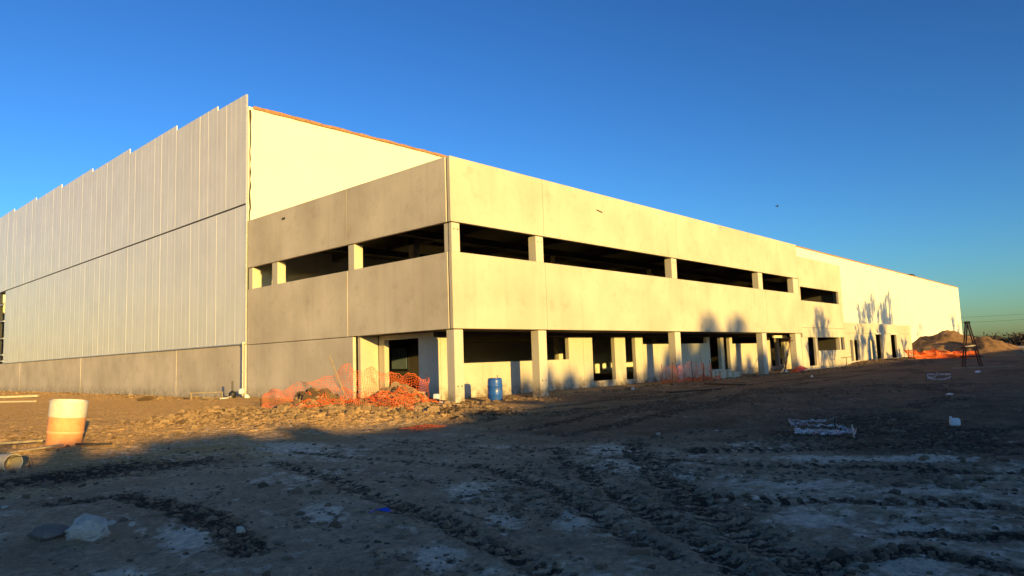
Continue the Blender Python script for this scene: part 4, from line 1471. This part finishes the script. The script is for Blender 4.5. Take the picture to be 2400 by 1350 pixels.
t = thing('safety_net', (-6.2, -1.6, .2), 'orange plastic safety net around the spoil heap at the entrance corner', 'safety net')
mb = MB(); net(mb, fence_net((-8.1, .3), (-6.15, -1.75), .55, 1.25, .05, .10, 1), 36, 15, .0105, 1, .06); mb.build('left_net', M['net'], t)
mb = MB(); net(mb, fence_net((-6.9, -2.3), (-5.7, -4.35), .50, .42, .06, .10, 2), 34, 8, .0105, 2, .08); mb.build('front_net', M['net'], t)
mb = MB(); net(mb, fence_net((-6.1, -1.7), (-2.8, -1.6), 1.15, 1.05, .25, .05, 3), 40, 13, .0105, 3, .06); mb.build('rear_net', M['net'], t)


def heap_net(cx, cy, rx, ry, h, seed):
    rs = random.Random(seed); ph = [rs.uniform(0, 6.28) for _ in range(4)]

    def P(u, v):
        x = cx + (u - .5) * 2 * rx + .06 * math.sin(v * 19 + ph[0]); y = cy + (v - .5) * 2 * ry + .06 * math.sin(u * 23 + ph[1])
        return (x, y, hz_fast(x, y) + .10 + h * math.sin(math.pi * u) * math.sin(math.pi * v) * (.6 + .4 * math.sin(u * 17 + ph[2]) * math.sin(v * 13 + ph[3])) + .02 * math.sin(u * 41 + v * 33))
    return P


mb = MB(); net(mb, heap_net(-7.0, -1.2, .9, .8, .55, 4), 20, 18, .012, 4, .15); mb.build('heaped_net', M['net'], t)
mb = MB(); net(mb, heap_net(-5.0, -3.0, 1.0, .8, .45, 5), 22, 16, .012, 5, .12); mb.build('heaped_net', M['net'], t)
mb = MB(); net(mb, heap_net(-8.0, -7.5, .5, .3, .06, 6), 12, 7, .012, 6, .15); mb.build('trailing_net', M['net'], t)
stake((-6.15, -1.75, .2), (-6.72, -1.42, 1.98), .028, M['wood'], t)
stake((-2.8, -1.6, .0), (-2.85, -1.6, 1.25), .02, M['steel_rust'], t)
stake((-8.1, .3, .0), (-8.15, .3, .7), .02, M['steel_rust'], t)
# spoil inside the net
rock('clay_lump', -6.9, -1.0, 1.7, 1.2, .75, 55, M['rubble'], 'mound of clay lumps under the left part of the orange net', 'clay heap', rot=.8, jag=.8)
rock('clay_lump', -4.7, -2.6, 1.6, 1.0, .62, 56, M['clay'], 'mound of orange clay under the right part of the orange net', 'clay heap', rot=-.7, jag=.8)

# white foam blocks at the corner column
for i, (x, y, s, lab) in enumerate(((-1.35, -.4, .26, 'white block on a stub beside the corner column, right one'), (-2.5, -.9, .28, 'white block at the right end of the orange net'),
                                    (-1.55, -1.2, .2, 'small white block on the ground before the corner column'), (-2.1, -1.5, .2, 'small white fragment lying nearest the net end'))):
    z = hz(x, y) + (.25 if i == 0 else .02)
    o = MB().box(x - s / 2, x + s / 2, y - s / 2.5, y + s / 2.5, z, z + s * .75, .03).build('foam_block', M['white_plastic'])
    o.rotation_euler = (.1 * i, .15 - .1 * i, .5 * i + .4)
    tag(o, lab, 'foam block', 'white foam blocks')
rock('stone', -1.35, -.4, .3, .25, .26, 77, M['rubble'], 'dark stone carrying a white block beside the corner column', 'stone', cuts=2)

# second net, round the middle column
t = thing('safety_net', (18.2, -1.0, 0), 'red orange net wrapped round the base of the middle column', 'safety net')
mb = MB(); net(mb, fence_net((15.4, -.2), (17.4, -1.2), 1.0, 1.2, .15, .06, 11), 26, 11, .010, 11, .2); mb.build('left_net', M['net'], t)
mb = MB(); net(mb, fence_net((17.4, -1.2), (19.6, -1.3), 1.2, .9, .1, .06, 12), 26, 11, .010, 12, .2); mb.build('right_net', M['net'], t)
mb = MB(); net(mb, fence_net((15.2, -.6), (19.9, -1.6), .28, .3, .05, .12, 13), 50, 5, .02, 13, .05); mb.build('slumped_net', M['net'], t)
for i, (x, y, lx, ly, h) in enumerate(((15.6, -.3, .1, .1, 1.1), (16.6, -.8, -.25, .1, 1.45), (17.4, -1.2, -.12, .0, 1.5), (18.9, -1.2, -.35, .1, 1.7), (19.6, -1.3, -.1, .1, 1.25), (16.1, -.6, .12, 0, 1.2), (18.2, -1.4, .2, 0, 1.1))):
    stake((x, y, -.1), (x + lx, y + ly, h), .016, M['steel_rust'], t, 'rebar_stake')

# third net, far right before the annex
t = thing('safety_net', (64, -3.0, .3), 'bright orange net strung before the annex doors at far right', 'safety net')
mb = MB(); net(mb, fence_net((61.0, -2.2), (65.5, -3.4), 1.0, .9, .35, .25, 21), 40, 9, .055, 21, .03); mb.build('left_net', M['net'], t)
mb = MB(); net(mb, fence_net((65.5, -3.4), (70.5, -6.6), .95, .75, .2, .25, 22), 40, 9, .055, 22, .03); mb.build('right_net', M['net'], t)
mb = MB(); net(mb, fence_net((60.8, -2.8), (68.5, -6.0), .4, .4, .05, .3, 23), 60, 5, .06, 23, .03); mb.build('slumped_net', M['net'], t)
for x, y in ((61.0, -2.2), (63.2, -2.8), (65.5, -3.4), (68, -5.0), (70.5, -6.6)):
    stake((x, y, -.1), (x + .05, y, hz(x, y) + 1.1), .03, M['steel_rust'], t, 'rebar_stake')

# ------------------------------------------------------------------ formwork boards, prop, red sheet
t = thing('formwork', (23, -.2, 0), 'low run of upright timber formwork boards before the inner piers', 'formwork')
xx = 21.6
rs = random.Random(9)
while xx < 25.6:
    wdt = rs.uniform(.22, .36)
    hh_ = .52 + rs.uniform(-.06, .06) if xx < 23.6 else .40 + rs.uniform(-.05, .05)
    MB().box(xx, xx + wdt - .015, -.32 + rs.uniform(-.02, .02), -.28 + .02, -.2, hh_, .004).build('board', M['pale_wood'] if rs.random() > .3 else M['wood'], t)
    xx += wdt
MB().box(21.5, 25.7, -.25, -.19, .2, .28, .004).build('rail', M['wood'], t)
t = thing('raking_prop', (32.6, -.9, 0), 'slanted steel prop with bracket leaning between the fourth and fifth columns', 'prop')
pa, pb = Vector((32.35, -.6, .1)), Vector((35.0, -.2, 2.35))
MB().tube([pa, pa.lerp(pb, .55)], .045, 8).build('outer_tube', M['steel_rust'], t)
MB().tube([pa.lerp(pb, .5), pb], .03, 8).build('inner_tube', M['steel_rust'], t)
MB().tube([pa.lerp(pb, .53), pa.lerp(pb, .57)], .065, 8).build('collar', M['steel_dark'], t)
hd = MB().box(pb.x - .3, pb.x + .35, pb.y - .1, pb.y + .12, pb.z, pb.z + .06, .005)
hd.bar(pb + Vector((-.3, 0, -.15)), pb + Vector((.1, 0, .3)), .07)
hd.build('bracket', M['steel_rust'], t)
MB().box(pa.x - .15, pa.x + .15, pa.y - .12, pa.y + .12, -.02, .05, .004).build('base_plate', M['steel_dark'], t)
o = MB().bar((31.45, .9, 2.5), (31.1, .6, 1.25), .035).build('hanging_rod', M['steel_dark'])
tag(o, 'thin dark rod slanting beside the fourth column', 'rod')
sh = MB()
for j in range(5):
    for i in range(8):
        u, v = i / 7, j / 4
        x = 34.4 + u * 1.9; y = -.9 + v * .7
        sh.v.append((x, y, hz(x, y) + .05 + .32 * math.sin(math.pi * u * .9) ** 1.2 * math.sin(math.pi * v) + random.uniform(-.03, .05) + .16 * u))
for j in range(4):
    for i in range(7):
        n = j * 8 + i
        sh.f.append((n, n + 1, n + 9, n + 8))
o = sh.build('red_sheet', M['red_sheet']); o.modifiers.new('thickness', 'SOLIDIFY').thickness = .02
tag(o, 'crumpled red plastic sheet on the ground beside the fifth column', 'sheeting')
for i, (x, y, lab) in enumerate(((33.1, -.3, 'white sack slumped at the foot of the raking prop'), (33.7, .0, 'pale sack between the prop and the red sheet'))):
    rock('sack', x, y, .6, .4, .4, 90 + i, M['off_white'], lab, 'sack', 'pale sacks', rot=i, jag=.2)
# marker post before the end bay
z = hz(44.6, -1.2)
t = thing('marker_post', (44.6, -1.2, z), 'small T shaped marker post before the long low window', 'post')
MB().tube([(44.6, -1.2, z - .2), (44.65, -1.2, z + .85)], .035, 7).build('post', M['wood'], t)
MB().bar((44.1, -1.0, z + .86), (45.1, -1.45, z + .92), .12, .06).build('crosspiece', M['wood'], t)

# ------------------------------------------------------------------ steel A-frame
bx, by = 39.2, -11.3
z = hz(bx, by)
t = thing('steel_trestle', (bx, by, z), 'tall rusty steel A frame trestle standing on the open ground at right', 'trestle')
r_ = Vector((.6765, -.7357, 0)).normalized(); f_ = Vector((.735, .671, 0)).normalized()
C0 = Vector((bx, by, z))
top = C0 + Vector((0, 0, 3.2)) - r_ * .15
for sgn, off in ((-1, .72), (1, .58)):
    for dpt in (-.2, .2):
        MB().bar(C0 + r_ * (sgn * off + dpt * .45) + f_ * dpt * 1.4 - Vector((0, 0, .1)), top + r_ * sgn * .05 + f_ * dpt * .5, .08, .08).build('leg', M['steel_rust'], t)
MB().bar(top - f_ * .2, top + f_ * .2, .2, .14).build('head_plate', M['steel_rust'], t)
for hh_, o1, o2 in ((.78, .60, .47), (1.42, .50, .36)):
    for dpt in (-.28, .28):
        MB().bar(C0 + Vector((0, 0, hh_)) - r_ * (o1 + .05) + f_ * dpt * 1.2, C0 + Vector((0, 0, hh_)) + r_ * (o2 + .03) + f_ * dpt * 1.2, .07, .08).build('cross_bar', M['steel_rust'], t)
MB().bar(C0 + Vector((0, 0, 1.5)) - r_ * .62 - f_ * .3, C0 + Vector((0, 0, 1.56)) + r_ * .1 - f_ * .3, .05, .09).build('hanging_board', M['pale_wood'], t)
plank((bx - 2.2, by + .9, 0), (bx + 1.6, by - 2.2, 0), .1, .06, M['wood'], 'long thin timber lying at the feet of the steel trestle', lift=.05)
# box at the annex end, dark hoarding at mound foot
o = MB().box(73.2, 78.5, -1.0, -.6, .1, 1.35, .03).build('low_hoarding', M['dark_wood'])
tag(o, 'low dark timber hoarding between the annex and the earth heap', 'hoarding')
o = MB().box(73.6, 74.0, 1.0, 1.35, .1, 2.5, .03).build('switch_cabinet', M['dark_wood'])
tag(o, 'narrow dark post standing at the annex corner', 'post')

# ------------------------------------------------------------------ warning tape round four stakes
def tape_strip(mb, P, Q, w, sag, n, u0, rs, attr):
    P = Vector(P); Q = Vector(Q)
    L_ = (Q - P).length
    n0 = len(mb.v)
    for i in range(n + 1):
        s = i / n
        c = P.lerp(Q, s) - Vector((0, 0, sag * 4 * s * (1 - s))) + Vector((rs.uniform(-1, 1), rs.uniform(-1, 1), rs.uniform(-.8, 1.0))) * .03 * min(1, 6 * s * (1 - s))
        tw = rs.uniform(-.5, .5) + .9 * math.sin(s * 9 + u0)
        up = Vector((math.sin(tw) * .5, math.sin(tw) * .5, math.cos(tw))) * w * .5
        mb.v += [tuple(c - up), tuple(c + up)]
        attr += [(u0 + s * L_, 0.0), (u0 + s * L_, 1.0)]
    for i in range(n):
        a = n0 + 2 * i
        mb.f.append((a, a + 2, a + 3, a + 1))


def tape_fence(base, stakes, runs, label, width, name='taped_stakes'):
    z = hz(*base)
    t = thing(name, (base[0], base[1], z), label, 'warning tape', 'taped stakes')
    tops = []
    for (x, y, h, lx, ly) in stakes:
        zz = hz(x, y)
        MB().tube([(x, y, zz - .1), (x + lx, y + ly, zz + h)], .014, 6).build('stake', M['dark_wood'], t)
        tops.append((x, y, zz, lx, ly, h))
    for k, (i, fi, j, fj, sag) in enumerate(runs):
        rs = random.Random(k + 3)
        mb = MB(); at = []
        A = tops[i]; B = tops[j]
        a = (A[0] + A[3] * fi, A[1] + A[4] * fi, A[2] + A[5] * fi); b = (B[0] + B[3] * fj, B[1] + B[4] * fj, B[2] + B[5] * fj)
        tape_strip(mb, a, b, width, sag, 22, k * .7, rs, at)
        o = mb.build('tape', M['tape'], t)
        me = o.data
        ca = me.attributes.new('along', 'FLOAT_COLOR', 'POINT')
        ca.data.foreach_set('color', np.array([(u, v, 0, 1) for u, v in at], np.float32).ravel())
    return t


tape_fence((-4.6, -15.9), [(-5.0, -15.35, .13, .05, 0), (-4.95, -16.5, .17, .06, -.05), (-3.7, -15.75, .24, -.03, 0), (-3.5, -14.7, .17, 0, .02), (-4.3, -16.15, .07, .03, .02), (-4.5, -15.3, .05, 0, 0), (-3.95, -16.2, .05, 0, 0)],
           [(0, .65, 4, .5, .01), (4, .5, 1, .75, .04), (0, .5, 4, .3, .01), (1, .9, 6, .5, .05), (6, .9, 2, .5, .04), (2, .95, 3, .95, .04), (3, .9, 5, .8, .02), (5, .9, 0, .8, .01), (5, .6, 6, .6, .01), (0, .95, 6, .3, .01), (3, .6, 2, .4, .03), (4, .8, 6, .9, .01)],
           'low stakes wound with white printed warning tape on the dark ground', .05)
o = MB().bar((-5.06, -16.52, hz(-5.06, -16.52) + .01), (-4.90, -16.45, hz(-4.90, -16.45) + .20), .022, .008).build('tape_end', M['dusty_white'])
tag(o, 'loose white tape end hanging beside the near stake', 'tape end')
tape_fence((18.6, -13.2), [(18.3, -12.8, .38, 0, 0), (18.9, -13.7, .34, .05, 0), (19.3, -13.0, .4, 0, 0)],
           [(0, .9, 1, .9, .05), (1, .8, 2, .9, .05), (0, .4, 1, .5, .1), (2, .5, 0, .7, .1)],
           'small far group of stakes with white tape before the steel trestle', .06)
# white jerrycan
z = hz(-2.05, -17.62)
t = thing('jerrycan', (-2.05, -17.62, z), 'small white plastic can lying on the dark ground at right', 'can')
o = MB().box(-2.15, -1.95, -17.71, -17.53, z, z + .17, .03).build('body', M['white_plastic'], t)
MB().tube([(-1.98, -17.56, z + .165), (-1.98, -17.56, z + .20)], .025, 10).build('cap', M['white_plastic'], t)
t.rotation_euler = (0, .06, .35)
rock('wrapper', 30.5, -12.9, .9, .3, .12, 81, M['white_plastic'], 'white plastic wrapper on the far ground right of the trestle', 'wrapper', cuts=2)
rock('wrapper', 8.3, -15.6, .5, .25, .05, 82, M['off_white'], 'thin pale wrapper on the ground above the white can', 'wrapper', cuts=2)
